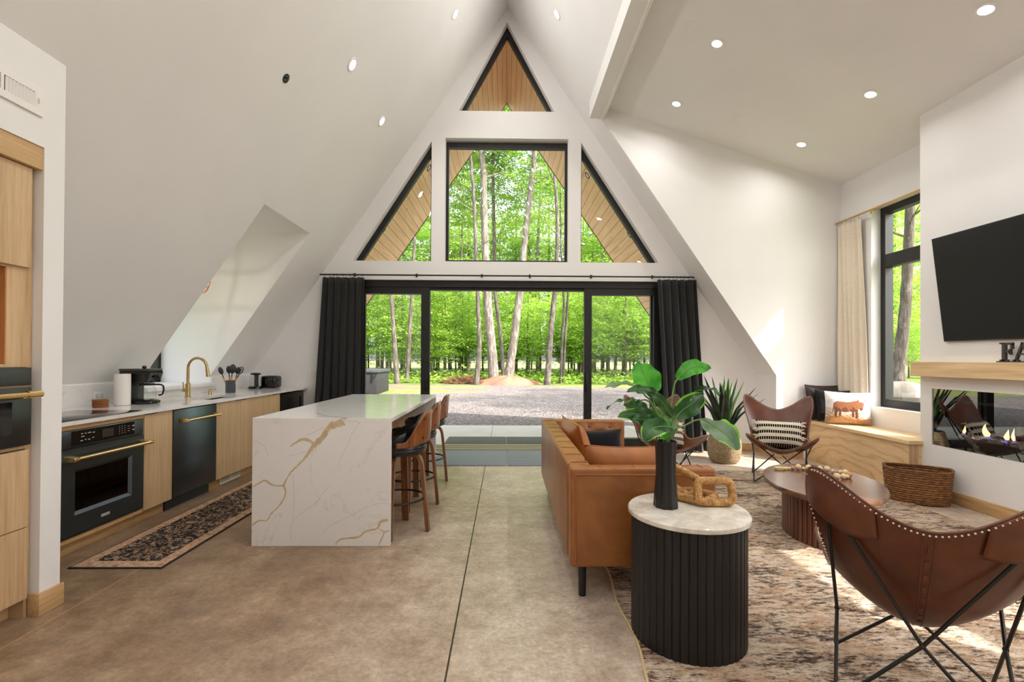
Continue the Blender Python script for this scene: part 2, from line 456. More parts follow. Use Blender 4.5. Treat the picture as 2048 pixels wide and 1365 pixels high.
def mk_weave(name, dark, light, sx, sz):
    m, nt, out = newmat(name)
    co = coords(nt, (sx, sx, sz))
    a = noise(nt, co, 1, 4, .7); co2 = coords(nt)
    b = noise(nt, co2, 14, 3)
    w = N(nt, 'ShaderNodeTexWave', wave_type='BANDS', bands_direction='Z'); w.inputs['Scale'].default_value = sz * .16; w.inputs['Distortion'].default_value = 2.2; w.inputs['Detail'].default_value = 2
    w.inputs['Detail Scale'].default_value = 8
    nt.links.new(co2, w.inputs['Vector'])
    c = ramp(nt, [(.33, dark), (.62, light)], a).outputs[0]
    c = mixc(nt, ramp(nt, [(.0, (.55, .55, .55, 1)), (.5, (0, 0, 0, 1))], w.outputs['Fac']).outputs[0], c, tuple(v * .35 for v in dark[:3]) + (1,))
    principled(nt, out, c, .7, bump=w.outputs['Fac'], bstr=.9, bdist=.01); return m
MAT['basket'] = mk_weave('banana_leaf_weave', lin(74, 44, 22), lin(176, 120, 68), 26, 95)
MAT['potweave'] = mk_weave('seagrass_weave', lin(104, 74, 48), lin(214, 188, 144), 46, 120)
def mk_rattan():
    m, nt, out = newmat('wrapped_rattan')
    co = coords(nt); a = noise(nt, co, 60, 4, .7); b = noise(nt, co, 12, 3)
    c = ramp(nt, [(.3, lin(120, 78, 36)), (.55, lin(196, 146, 82)), (.75, lin(222, 180, 116))], a).outputs[0]
    principled(nt, out, c, .45, bump=a, bstr=.7, bdist=.006); return m
MAT['rattan'] = mk_rattan()
def mk_leaf(name, a, b, rough=.35, trans=.3):
    m, nt, out = newmat(name)
    co = coords(nt); n = noise(nt, co, 9, 3)
    r = ramp(nt, [(.35, a), (.65, b)], n).outputs[0]
    p = N(nt, 'ShaderNodeBsdfPrincipled'); nt.links.new(r, p.inputs['Base Color']); p.inputs['Roughness'].default_value = rough
    t = N(nt, 'ShaderNodeBsdfTranslucent'); nt.links.new(r, t.inputs[0])
    mx = N(nt, 'ShaderNodeMixShader'); mx.inputs[0].default_value = trans
    nt.links.new(p.outputs[0], mx.inputs[1]); nt.links.new(t.outputs[0], mx.inputs[2]); nt.links.new(mx.outputs[0], out.inputs[0]); return m
MAT['leafD'] = mk_leaf('leaf_dark', lin(20, 62, 22), lin(52, 104, 44))
MAT['leafG'] = mk_leaf('leaf_bright', lin(44, 138, 16), lin(84, 186, 36), .4, .35)
MAT['leafS'] = mk_leaf('leaf_silver', lin(84, 116, 84), lin(120, 148, 112))
MAT['leafedge'] = mk_leaf('leaf_edge', lin(104, 178, 30), lin(130, 200, 48))
MAT['stem'] = plain('stem_green', lin(104, 138, 64), .5, var=.15, vs=20)
MAT['agave'] = mk_leaf('agave_leaf', lin(16, 28, 18), lin(46, 68, 40), .38, .06)
MAT['agaveL'] = mk_leaf('agave_leaf_light', lin(52, 88, 40), lin(96, 128, 68), .4, .12)
def mk_tree_leaf():
    m, nt, out = newmat('maple_leaves')
    co = coords(nt); n = noise(nt, co, 1.3, 3); n2 = noise(nt, co, 9, 2)
    oi = N(nt, 'ShaderNodeObjectInfo')
    r = ramp(nt, [(.28, lin(140, 180, 62)), (.5, lin(182, 214, 92)), (.75, lin(216, 234, 142))], n2).outputs[0]
    r2 = ramp(nt, [(.3, lin(128, 172, 56)), (.7, lin(192, 220, 104))], n).outputs[0]
    c = mixc(nt, .5, r, r2)
    hs = N(nt, 'ShaderNodeHueSaturation'); nt.links.new(c, hs.inputs['Color'])
    mr = N(nt, 'ShaderNodeMapRange'); nt.links.new(oi.outputs['Random'], mr.inputs[0]); mr.inputs[3].default_value = .8; mr.inputs[4].default_value = 1.12
    nt.links.new(mr.outputs[0], hs.inputs['Value'])
    d = N(nt, 'ShaderNodeBsdfDiffuse'); nt.links.new(hs.outputs[0], d.inputs[0])
    t = N(nt, 'ShaderNodeBsdfTranslucent'); nt.links.new(hs.outputs[0], t.inputs[0])
    mx = N(nt, 'ShaderNodeMixShader'); mx.inputs[0].default_value = .42
    nt.links.new(d.outputs[0], mx.inputs[1]); nt.links.new(t.outputs[0], mx.inputs[2]); nt.links.new(mx.outputs[0], out.inputs[0]); return m
MAT['treeleaf'] = mk_tree_leaf()
def mk_bark(name, a, b):
    m, nt, out = newmat(name)
    co = coords(nt, (1, 1, .22)); n = noise(nt, co, 9, 7, .7, .5); n2 = noise(nt, coords(nt), 1.2, 3)
    c = ramp(nt, [(.32, tuple(v * .45 for v in a[:3]) + (1,)), (.5, a), (.68, b)], n).outputs[0]
    principled(nt, out, c, .95, spec=.1, bump=n, bstr=.9, bdist=.05); return m
MAT['bark'] = mk_bark('grey_bark', lin(98, 90, 82), lin(144, 136, 126))
MAT['barkpale'] = mk_bark('pale_bark', lin(124, 115, 106), lin(178, 170, 160))
def mk_gravel():
    m, nt, out = newmat('gravel')
    co = coords(nt)
    vo = N(nt, 'ShaderNodeTexVoronoi'); vo.inputs['Scale'].default_value = 22; nt.links.new(co, vo.inputs['Vector'])
    n = noise(nt, co, .5, 4); n2 = noise(nt, co, 9, 6, .7)
    c = mixc(nt, .5, ramp(nt, [(.2, lin(84, 76, 76)), (.6, lin(146, 136, 134)), (.9, lin(190, 180, 176))], vo.outputs['Color']).outputs[0], ramp(nt, [(.3, lin(104, 96, 94)), (.7, lin(160, 150, 146))], n2).outputs[0])
    principled(nt, out, c, .95, spec=.1, bump=vo.outputs['Distance'], bstr=1, bdist=.04); return m
MAT['gravel'] = mk_gravel()
def mk_grass(name, a, b, sc=2):
    m, nt, out = newmat(name); co = coords(nt)
    n = noise(nt, co, sc, 7, .7); c = ramp(nt, [(.35, a), (.65, b)], n).outputs[0]
    principled(nt, out, c, 1, spec=.05, bump=n, bstr=.6, bdist=.1); return m
MAT['lawn'] = mk_grass('lawn', lin(106, 134, 58), lin(160, 160, 104))
MAT['woodfloor'] = mk_grass('woodland_floor', lin(82, 116, 44), lin(138, 142, 84), 1.2)
MAT['meadow'] = mk_grass('meadow', lin(128, 146, 80), lin(170, 168, 116), .4)
def mk_soffit():
    m, nt, out = newmat('pine_soffit'); 
    co = coords(nt, (1, .06, 1)); a = noise(nt, co, 14, 5, .6, .6)
    b = noise(nt, coords(nt, (1, .5, 1)), 4, 2)
    kn = N(nt, 'ShaderNodeTexVoronoi'); kn.inputs['Scale'].default_value = 4.2; nt.links.new(coords(nt, (1, .5, .7)), kn.inputs['Vector'])
    c = ramp(nt, [(.3, lin(222, 178, 126)), (.7, lin(246, 212, 164))], a).outputs[0]
    c = mixc(nt, ramp(nt, [(.03, (.8, .8, .8, 1)), (.075, (0, 0, 0, 1))], kn.outputs['Distance']).outputs[0], c, lin(140, 84, 44))
    tc = N(nt, 'ShaderNodeTexCoord'); sp = N(nt, 'ShaderNodeSeparateXYZ'); nt.links.new(tc.outputs['Object'], sp.inputs[0])
    ab = N(nt, 'ShaderNodeMath', operation='ABSOLUTE'); nt.links.new(sp.outputs[0], ab.inputs[0])
    mo = N(nt, 'ShaderNodeMath', operation='PINGPONG'); nt.links.new(ab.outputs[0], mo.inputs[0]); mo.inputs[1].default_value = .0415
    lt = N(nt, 'ShaderNodeMath', operation='LESS_THAN'); nt.links.new(mo.outputs[0], lt.inputs[0]); lt.inputs[1].default_value = .0022
    c = mixc(nt, lt.outputs[0], c, lin(96, 62, 36))
    principled(nt, out, c, .6); return m
MAT['soffit'] = mk_soffit()
def mk_bench():
    m, nt, out = newmat('flat_sawn_oak')
    co = coords(nt, (1, .35, 1)); w = N(nt, 'ShaderNodeTexWave', wave_type='RINGS', rings_direction='X'); w.inputs['Scale'].default_value = 3.2
    w.inputs['Distortion'].default_value = 9; w.inputs['Detail'].default_value = 3; w.inputs['Detail Scale'].default_value = 1.6
    nt.links.new(co, w.inputs['Vector']); a = noise(nt, coords(nt, (1, .08, 1)), 60, 3)
    c = ramp(nt, [(.0, lin(204, 168, 120)), (.2, lin(224, 192, 146)), (1, lin(232, 202, 158))], w.outputs['Fac']).outputs[0]
    c = mixc(nt, .25, c, ramp(nt, [(.4, lin(190, 146, 96)), (.6, lin(228, 192, 142))], a).outputs[0])
    principled(nt, out, c, .42); return m
MAT['oak_flat'] = mk_bench()
def mk_stripe():
    """black and cream woven pillow stripes across local z, dashes along x"""
    m, nt, out = newmat('striped_weave')
    uv = N(nt, 'ShaderNodeUVMap'); sp = N(nt, 'ShaderNodeSeparateXYZ'); nt.links.new(uv.outputs[0], sp.inputs[0])
    def pp(sock, sc, th):
        a = N(nt, 'ShaderNodeMath', operation='MULTIPLY'); nt.links.new(sock, a.inputs[0]); a.inputs[1].default_value = sc
        f = N(nt, 'ShaderNodeMath', operation='FRACT'); nt.links.new(a.outputs[0], f.inputs[0])
        l = N(nt, 'ShaderNodeMath', operation='LESS_THAN'); nt.links.new(f.outputs[0], l.inputs[0]); l.inputs[1].default_value = th
        return l.outputs[0]
    r = pp(sp.outputs[1], 4.3, .47); d = pp(sp.outputs[0], 20, .78)
    mu = N(nt, 'ShaderNodeMath', operation='MULTIPLY'); nt.links.new(r, mu.inputs[0]); nt.links.new(d, mu.inputs[1])
    n = noise(nt, coords(nt), 90, 3)
    cr = ramp(nt, [(.3, lin(206, 194, 172)), (.7, lin(234, 226, 206))], n).outputs[0]
    c = mixc(nt, mu.outputs[0], cr, lin(26, 25, 26))
    principled(nt, out, c, .95, spec=.05, bump=n, bstr=.7, bdist=.006); return m
MAT['stripe'] = mk_stripe()
# ================================================================ room shell
KL, KR, APX = 1.47, 1.45, 6.5
YF, YW, XR, XB, YN = 6.95, 6.434, 4.584, 4.235, -3.6      # far wall, wing wall, window wall, fireplace face, near wall
xl = lambda z: -(APX - z) / KL
zw = lambda x: 4.733 - .314 * (x - 1.443)                   # wing ceiling height
W = MAT['wall']

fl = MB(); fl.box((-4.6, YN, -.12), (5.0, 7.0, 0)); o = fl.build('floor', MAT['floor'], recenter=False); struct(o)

# left slope with the dormer opening
nl = (-KL / math.hypot(KL, 1), 1 / math.hypot(KL, 1))
mpl = lambda y, z, w: (xl(z) + nl[0] * w, y, z + nl[1] * w)
b = MB(); b.panel([(YN, 1.1), (4.838, 1.1), (4.838, 2.9), (5.952, 2.9), (5.952, 1.1), (YF + .1, 1.1), (YF + .1, APX), (YN, APX)], [], mpl, 0, .16)
struct(b.build('ceiling_left', W, smooth=False))
nr = (KR / math.hypot(KR, 1), 1 / math.hypot(KR, 1))
mpr = lambda y, x, w: (x + nr[0] * w, y, APX - KR * x + nr[1] * w)
b = MB(); b.panel([(YN, 0), (YF + .1, 0), (YF + .1, 3.72), (YW + .02, 3.72), (YW + .02, 1.3), (YN, 1.3)], [], mpr, 0, .05)
struct(b.build('ceiling_right', W, smooth=False))
b = MB(); b.prism([(1.14, zw(1.14)), (4.8, zw(4.8)), (4.8, zw(4.8) + .15), (1.14, zw(1.14) + .15)], lambda x, z, w: (x, w, z), YN, YW + .1)
struct(b.build('ceiling_wing', W, smooth=False))
b = MB(); b.box((1.13, YN, 4.625), (1.32, YW, 4.86)); struct(b.build('beam', W, smooth=False))
# far gable wall with door opening and four windows
fy = lambda x, z, w: (x, YF + w, z)
b = MB()
b.panel([(-3.9, 0), (-2.27, 0), (-2.27, 2.49), (2.36, 2.49), (2.36, 0), (3.75, 0), (3.75, 1.2), (.05, 6.62), (-.05, 6.62), (-3.9, 1.1)],
        [[(-.895, 2.765), (.912, 2.765), (.912, 4.58), (-.895, 4.58)],
         [(-2.235, 2.765), (-1.095, 2.765), (-1.095, 4.53)],
         [(1.10, 2.765), (2.25, 2.765), (1.10, 4.53)],
         [(-.70, 4.98), (.705, 4.98), (.002, 6.30)]], fy, 0, .2)
struct(b.build('wall_far', W, smooth=False))
# wing end wall, flush with the near edge of the cut slope
b = MB(); zc = APX - KR * 1.3
b.panel([(3.70, 0), (XR + .2, 0), (XR + .2, zw(XR) + .1), (1.15, zw(1.15) + .1), (1.15, 4.72), (1.3, zc + .01), (3.70, 1.135)], [], lambda x, z, w: (x, YW + w, z), 0, .06)
struct(b.build('wall_far_wing', W, smooth=False))
b = MB(); b.box((3.702, YW + .02, 0), (3.85, YF, 1.135)); struct(b.build('wall_knee', W, smooth=False))
# window wall on the right, two window openings
b = MB()
b.panel([(YN, 0), (YW + .05, 0), (YW + .05, 3.9), (YN, 3.9)], [[(4.62, .77), (5.885, .77), (5.885, 3.25), (4.62, 3.25)], [(.35, .77), (1.75, .77), (1.75, 3.25), (.35, 3.25)]],
        lambda y, z, w: (XR + w, y, z), 0, .22)
struct(b.build('wall_right', W, smooth=False))
# fireplace breast
FY0, FY1, FZ0, FZ1 = 2.66, 4.661, .515, 1.072
b = MB()
b.panel([(1.95, 0), (4.79, 0), (4.79, zw(XB) + .05), (1.95, zw(XB) + .05)], [[(FY0, FZ0), (FY1, FZ0), (FY1, FZ1), (FY0, FZ1)]], lambda y, z, w: (XB + w, y, z), 0, .08)
b.box((XB + .02, 4.70, 0), (XR + .02, 4.79, 3.84)); b.box((XB + .02, 1.95, 0), (XR + .02, 2.04, 3.84))
struct(b.build('wall_fireplace', W, smooth=False))
# left: partition end, bulkhead, knee wall, dormer
b = MB(); b.prism([(-3.9, 0), (-2.42, 0), (-2.42, 2.955), (-3.9, .79)], lambda x, z, w: (x, w, z), 2.515, 2.63)
struct(b.build('wall_partition', W, smooth=False))
b = MB(); b.prism([(-3.2, 2.44), (-2.42, 2.44), (-2.42, 2.955), (-3.2, 1.85)], lambda x, z, w: (x, w, z), YN, 2.515)
b.box((-2.52, YN, 0), (-2.42, 1.62, 2.44)); struct(b.build('wall_left', W, smooth=False))
b = MB(); b.box((-3.76, 2.6, 0), (-3.665, YF, 1.03)); b.box((-3.76, 2.6, 1.0), (-3.665, 4.839, 1.16)); b.box((-3.76, 5.951, 1.0), (-3.665, YF, 1.16)); struct(b.build('wall_kitchen', W, smooth=False))
dorm = [(xl(2.94) - .005, 2.94), (-4.36, 2.94), (-4.36, 1.03), (-3.70, 1.03), (-3.70, APX - KL * 3.695)]
b = MB(); b.prism(dorm, lambda x, z, w: (x, w, z), 5.95, 6.05); b.prism(dorm, lambda x, z, w: (x, w, z), 4.74, 4.84)
b.box((-4.36, 4.83, 2.897), (xl(2.897) - .002, 5.96, 3.02))
b.panel([(4.8, .95), (6.0, .95), (6.0, 2.95), (4.8, 2.95)], [[(4.93, 1.05), (5.935, 1.05), (5.935, 2.2), (4.93, 2.2)]], lambda y, z, w: (-4.36 + w, y, z), 0, .09)
struct(b.build('wall_dormer', W, smooth=False))
b = MB(); b.box((-4.30, 4.84, .99), (-3.60, 5.95, 1.032), .004); struct(b.build('trim_1', W))
b = MB(); b.box((-4.9, YN - .1, -.1), (5.0, YN, 6.9)); struct(b.build('wall_near', W, smooth=False))
# baseboards
b = MB(); b.box((XB - .014, 1.95, 0), (XB, 4.74, .115), .003); struct(b.build('baseboard_right', MAT['oak_y']))
b = MB(); b.box((2.42, YF - .014, 0), (3.70, YF, .115), .003); b.box((3.686, YW - .014, 0), (3.70, YF, .115)); b.box((3.70, YW - .014, 0), (4.06, YW, .115)); struct(b.build('baseboard_far', MAT['oak_y']))
b = MB(); b.box((-2.419, 2.4995, 0), (-2.404, 2.64, .115), .003); b.box((-2.465, 2.4985, 0), (-2.4035, 2.5145, .1155), .002); struct(b.build('baseboard_left', MAT['oak_y']))

# ---------------------------------------------------------------- windows
def frame_loop(b, pts, ins, mp, w0, w1):
    """mitred frame: outer polygon pts, inset distances per edge"""
    n = len(pts); inner = []
    lines = []
    area = sum(pts[i][0] * pts[(i + 1) % n][1] - pts[(i + 1) % n][0] * pts[i][1] for i in range(n))
    sg = 1 if area > 0 else -1
    for i in range(n):
        (x0, y0), (x1, y1) = pts[i], pts[(i + 1) % n]
        dx, dy = x1 - x0, y1 - y0; L = math.hypot(dx, dy); nx, ny = -dy / L * sg, dx / L * sg
        lines.append((x0 + nx * ins[i], y0 + ny * ins[i], dx, dy))
    for i in range(n):
        x0, y0, dx0, dy0 = lines[i - 1]; x1, y1, dx1, dy1 = lines[i]
        t = ((x1 - x0) * dy1 - (y1 - y0) * dx1) / (dx0 * dy1 - dy0 * dx1)
        inner.append((x0 + dx0 * t, y0 + dy0 * t))
    b.panel(pts, [inner], mp, w0, w1)
    return inner
def window(name, pts, ins, mp, depth, paneoff, kind='structure'):
    r = thing(name, None, None, kind='structure')
    b = MB(); inner = frame_loop(b, pts, ins, mp, 0, depth); b.build('window_frame', MAT['black'], r, smooth=False)
    p = MB(); p.face([mp(u, v, paneoff) for u, v in inner]); p.build('pane', MAT['glass'], r, smooth=False)
    return r
fw = lambda x, z, w: (x, 7.06 + w, z)
window('window_1', [(-.92, 2.74), (.935, 2.74), (.935, 4.56), (-.92, 4.56)], [.065, .06, .075, .065], fw, .08, .05)
window('window_2', [(-2.27, 2.74), (-1.07, 2.74), (-1.07, 4.60)], [.04, .05, .092], fw, .08, .05)
window('window_3', [(1.075, 2.74), (2.29, 2.74), (1.075, 4.60)], [.04, .092, .05], fw, .08, .05)
window('window_4', [(-.735, 4.955), (.74, 4.955), (.002, 6.295)], [.035, .066, .066], fw, .08, .05)
# window beside the fireplace: two lights
r = thing('window_5', None, None, kind='structure')
mw = lambda y, z, w: (4.70 + w, y, z)
b = MB(); b.panel([(4.60, .765), (5.90, .765), (5.90, 3.27), (4.60, 3.27)], [[(4.69, .87), (5.81, .87), (5.81, 2.50), (4.69, 2.50)], [(4.69, 2.66), (5.81, 2.66), (5.81, 3.17), (4.69, 3.17)]], mw, 0, .1); b.build('window_frame', MAT['black'], r, smooth=False)
for z0, z1 in ((.87, 2.5), (2.66, 3.17)):
    b = MB(); b.face([mw(4.69, z0, .05), mw(5.81, z0, .05), mw(5.81, z1, .05), mw(4.69, z1, .05)]); b.build('pane', MAT['glass'], r, smooth=False)
r = thing('window_6', None, None, kind='structure')
b = MB(); b.panel([(.33, .765), (1.77, .765), (1.77, 3.27), (.33, 3.27)], [[(.42, .87), (1.68, .87), (1.68, 2.50), (.42, 2.50)], [(.42, 2.66), (1.68, 2.66), (1.68, 3.17), (.42, 3.17)]], mw, 0, .1); b.build('window_frame', MAT['black'], r, smooth=False)
for z0, z1 in ((.87, 2.5), (2.66, 3.17)):
    b = MB(); b.face([mw(.42, z0, .05), mw(1.68, z0, .05), mw(1.68, z1, .05), mw(.42, z1, .05)]); b.build('pane', MAT['glass'], r, smooth=False)
window('window_7', [(4.9, 1.035), (5.955, 1.035), (5.955, 2.23), (4.9, 2.23)], [.06, .06, .06, .06], lambda y, z, w: (-4.27 - w, y, z), .08, .05)

# ---------------------------------------------------------------- the big sliding door
d = thing('door_1', None, None, kind='structure')
b = MB(); my = lambda x, z, w: (x, 7.0 + w, z)
b.panel([(-2.29, .02), (-2.22, .02), (-2.22, 2.395), (2.31, 2.395), (2.31, .02), (2.38, .02), (2.38, 2.5), (-2.29, 2.5)], [], my, 0, .16)
b.box((-1.12, 7.05, 2.355), (1.17, 7.15, 2.40)); b.build('door_frame', MAT['black'], d, smooth=False)
for x0, x1, y in ((-2.22, -1.118, .02), (1.166, 2.31, .02), (-2.20, -1.13, .09), (1.176, 2.29, .09)):
    m2 = lambda x, z, w: (x, 7.0 + y + w, z)
    g = (x0 + .115, x1 - .115)
    if y < .05: g = (x0 + .11, x1 - .128) if x0 < 0 else (x0 + .11, x1 - .11)
    b = MB(); b.panel([(x0, .05), (x1, .05), (x1, 2.40), (x0, 2.40)], [[(g[0], .165), (g[1], .165), (g[1], 2.295), (g[0], 2.295)]], m2, 0, .055)
    s_ = b.build('door_sash', MAT['black'], d, smooth=False)
    p = MB(); p.face([m2(u, v, .028) for u, v in ((g[0], .165), (g[1], .165), (g[1], 2.295), (g[0], 2.295))]); p.build('pane', MAT['glass'], s_, smooth=False)
for x in (-1.16, 1.205):
    b = MB(); b.box((x - .012, 6.985, .86), (x + .012, 7.02, 1.14), .004); b.build('door_handle', MAT['rodblack'], d)
b = MB(); b.box((-2.27, 6.95, .0), (2.36, 7.02, .022)); b.box((-2.27, 7.02, 0), (2.36, 7.2, .035)); b.box((-2.27, 7.2, -.02), (2.36, 7.36, .018)); b.box((-2.27, 7.07, .03), (2.36, 7.075, .045)); b.box((-2.27, 7.14, .03), (2.36, 7.145, .045))
b.build('threshold', MAT['sill'], d, smooth=False)

# ---------------------------------------------------------------- roof overhang outside
k = KL; b = MB()
for sgn in (-1, 1):
    pts = [(0, APX), (sgn * 3.9, APX - k * 3.9), (sgn * 3.9, APX - k * 3.9 + .3), (0, APX + .3)]
    b.prism(pts, lambda x, z, w: (x, w, z), 7.15, 9.54)
struct(b.build('roof_soffit', MAT['soffit'], smooth=False, recenter=False))
b = MB()
for sgn in (-1, 1):
    b.prism([(0, APX - .012), (sgn * 4, APX - k * 4 - .012), (sgn * 4, APX - k * 4 + .34), (0, APX + .34)], lambda x, z, w: (x, w, z), 9.54, 9.575)
struct(b.build('roof_fascia', MAT['black'], smooth=False))
for x, y in ((-1.31, 8.05), (-2.05, 7.95), (1.38, 8.05), (2.08, 7.95)):
    sg = -1 if x < 0 else 1
    z = APX - k * abs(x); nrm = V((-sg * k, 0, -1)).normalized(); 
    q = V((0, 0, -1)).rotation_difference(nrm).to_matrix().to_4x4()
    nm = {(-1.31): 'dark recessed fixture high on the left soffit of pine boards', (-2.05): 'dark recessed fixture low on the left soffit of pine boards', 1.38: 'dark recessed fixture high on the right soffit of pine boards', 2.08: 'dark recessed fixture low on the right soffit of pine boards'}[x]
    t = thing('soffit_light', nm, 'light fixture', (x, y, z), 'soffit lights')
    M_ = Matrix.Translation((x, y, z)) @ q
    b = MB(); b.lathe([(.035, .0), (.05, -.008), (.062, -.008), (.066, 0)], n=20, m=M_); b.build('trim_ring', MAT['rodblack'], t)
    b = MB(); b.lathe([(.0, -.003), (.036, -.003), (.036, .0), (0, .0)], n=16, m=M_); b.build('lens', MAT['white'], t)

# ---------------------------------------------------------------- recessed lights
LAMPW = 6.9
def downlight(x, y, z, nrm, label, group, lit=True, power=1.0):
    nrm = V(nrm).normalized(); q = V((0, 0, -1)).rotation_difference(nrm).to_matrix().to_4x4(); M_ = Matrix.Translation((x, y, z)) @ q
    t = thing('recessed_light', label, 'ceiling light', (x, y, z), group)
    b = MB(); b.lathe([(.047, -.001), (.05, -.007), (.066, -.007), (.071, -.001)], n=28, m=M_); b.build('trim_ring', MAT['white'], t)
    b = MB(); b.lathe([(1e-6, -.004), (.048, -.004), (.048, -.001), (1e-6, -.001)], n=24, m=M_); b.build('lens', MAT['lamp'], t)
    lamp(x, y, z, nrm, power)
def lamp(x, y, z, nrm, power=1.0):
    nrm = V(nrm).normalized()
    L = bpy.data.lights.new('downlight', 'AREA'); L.shape = 'DISK'; L.size = .12; L.energy = LAMPW * power; L.color = (1, .97, .94); L.spread = math.radians(165)
    lo = bpy.data.objects.new('downlight', L); COL.objects.link(lo); lo.location = V((x, y, z)) + nrm * .02
    lo.rotation_euler = V((0, 0, -1)).rotation_difference(nrm).to_euler()
NL, NR, NW = (KL, 0, -1), (-KR, 0, -1), (-.314, 0, -1)
gl = 'recessed lights in the ceilings'
zl = lambda x: APX + KL * x - .001
zr = lambda x: APX - KR * x - .001
downlight(-.638, 5.79, zl(-.638), NL, 'recessed light on the left slope just left of the ridge', gl)
downlight(-1.53, 4.70, zl(-1.53), NL, 'recessed light on the left slope to the right of the open ceiling hole', gl)
downlight(-1.53, 5.82, zl(-1.53), NL, 'recessed light on the left slope nearest the left triangular window', gl)
downlight(.616, 5.83, zr(.616), NR, 'recessed light on the right slope between ridge and beam', gl)
wl = {(2.108, 5.845): 'recessed light on the flat-pitched ceiling nearest the beam end and far wall', (3.67, 5.84): 'recessed light on the flat-pitched ceiling nearest the curtained window corner',
      (2.108, 4.715): 'recessed light on the flat-pitched ceiling beside the beam, nearer the camera', (3.67, 4.72): 'recessed light on the flat-pitched ceiling above the fireplace wall corner', (3.66, 3.56): 'recessed light on the flat-pitched ceiling above the television, largest of them'}
for (x, y), l in wl.items(): downlight(x, y, zw(x) - .001, NW, l, gl)
# the rows carry on overhead, out of the picture
for y in (3.55, 2.4, 1.25, .1, -1.1, -2.3):
    if y < 3: lamp(-1.53, y, zl(-1.53), NL)
    if y < 3: lamp(-.638, y, zl(-.638), NL)
    lamp(.616, y, zr(.616), NR); lamp(2.108, y, zw(2.108), NW)
    if y < 3: lamp(3.66, y, zw(3.66), NW)
lamp(-.638, 4.7, zl(-.638), NL); lamp(.616, 4.7, zr(.616), NR); lamp(-.638, 3.55, zl(-.638), NL)
# empty hole with wiring on the left slope
x, y = -1.884, 4.063; z = zl(x); q = V((0, 0, -1)).rotation_difference(V(NL).normalized()).to_matrix().to_4x4(); M_ = Matrix.Translation((x, y, z)) @ q
t = thing('ceiling_box', 'small dark open wiring hole on the left ceiling slope', 'junction box', (x, y, z))
b = MB(); b.lathe([(1e-6, -.002), (.034, -.003), (.041, -.001), (.041, .004), (1e-6, .004)], n=20, m=M_); b.build('cavity', MAT['black'], t)
b = MB(); b.tube([M_ @ V(p) for p in ((-.02, .01, -.004), (.0, .02, -.012), (.02, -.01, -.01), (.005, -.03, -.004))], .003, 6); b.tube([M_ @ V(p) for p in ((.02, .02, -.004), (-.01, .0, -.014), (-.02, -.02, -.004))], .003, 6); b.build('wire', MAT['steel'], t)
for x, y, l in ((1.81, 4.59, 'pale round cover plate on the flat-pitched ceiling above the beam-side light'), (2.764, 5.715, 'pale round cover plate between two lights on the flat-pitched ceiling')):
    z = zw(x); q = V((0, 0, -1)).rotation_difference(V(NW).normalized()).to_matrix().to_4x4()
    b = MB(); b.lathe([(1e-6, -.006), (.05, -.006), (.055, -.002), (.055, .001), (1e-6, .001)], n=24, m=Matrix.Translation((x, y, z)) @ q); tag(b.build('cover_plate', W), l, 'cover plate', 'ceiling cover plates')
# wall register
t = thing('wall_vent', 'white metal air vent high on the left wall', 'vent', (-2.42, 2.395, 2.66))
b = MB(); b.panel([(2.1, 2.59), (2.495, 2.59), (2.495, 2.738), (2.1, 2.738)], [[(2.15, 2.625), (2.285, 2.625), (2.285, 2.70), (2.15, 2.70)], [(2.30, 2.625), (2.455, 2.625), (2.455, 2.70), (2.30, 2.70)]], lambda y, z, w: (-2.42 + w, y, z), 0, .012); b.build('frame', MAT['white'], t, smooth=False)
b = MB(); b.box((-2.419, 2.14, 2.615), (-2.416, 2.46, 2.71)); b.build('backing', MAT['black'], t, smooth=False)
for i in range(9):
    b = MB(); b.obox(Matrix.Translation((-2.411, 2.315 + i * .0168, 2.6625)) @ Matrix.Rotation(.95, 4, 'Z'), (.012, .0014, .074)); b.build('louvre', MAT['white'], t, smooth=False)
for i in range(7):
    b = MB(); b.obox(Matrix.Translation((-2.411, 2.16 + i * .0168, 2.6625)) @ Matrix.Rotation(-.95, 4, 'Z'), (.012, .0014, .074)); b.build('louvre', MAT['white'], t, smooth=False)
b = MB(); b.box((-2.41, 2.464, 2.65), (-2.398, 2.468, 2.675)); b.build('lever', MAT['white'], t, smooth=False)
# ================================================================ kitchen
OAK, OAKY = MAT['oak'], MAT['oak_y']
XD = -2.90
def base_cabinet(y0, y1, doors, label, toe=True, tabs=(), top=.888):
    t = thing('base_cabinet', label, 'cabinet', ((-3.25), (y0 + y1) / 2, 0), 'oak base cabinets')
    b = MB()
    if top: b.box((-3.62, y0 + .001, .1), (-2.922, y1 - .001, top))
    else: b.box((-3.62, y0, .1), (-2.922, y0 + .016, .888)); b.box((-3.62, y1 - .010, .1), (-2.922, y1, .888)); b.box((-3.62, y0 + .016, .1), (-2.922, y1 - .01, .116))
    b.build('body', OAK, t, smooth=False)
    for a, c in doors:
        b = MB(); b.box((-2.921, a + .0015, .108), (XD, c - .0015, .882), .0015, 1); b.build('door', OAK, t)
    for a, c in tabs:
        b = MB(); b.box((-2.921, a, .878), (-2.892, c, .887)); b.build('edge_pull', MAT['rodblack'], t, smooth=False)
    if toe:
        b = MB(); b.box((-2.99, y0, 0), (-2.975, y1, .1)); b.build('toe_kick', OAKY, t, smooth=False)
    return t
t = base_cabinet(3.10, 3.862, [], 'oak base cabinet framing the built-in oven', top=0)
b = MB(); b.box((-2.921, 3.10, .853), (XD - .004, 3.862, .886)); b.build('filler_rail', OAKY, t, smooth=False)
b = MB(); b.box((-2.921, 3.10, .1), (XD - .006, 3.862, .128)); b.build('bottom_rail', OAKY, t, smooth=False)
base_cabinet(3.866, 4.19, [(3.866, 4.19)], 'narrow oak base cabinet between the oven and the dishwasher', tabs=[(3.87, 4.0)])
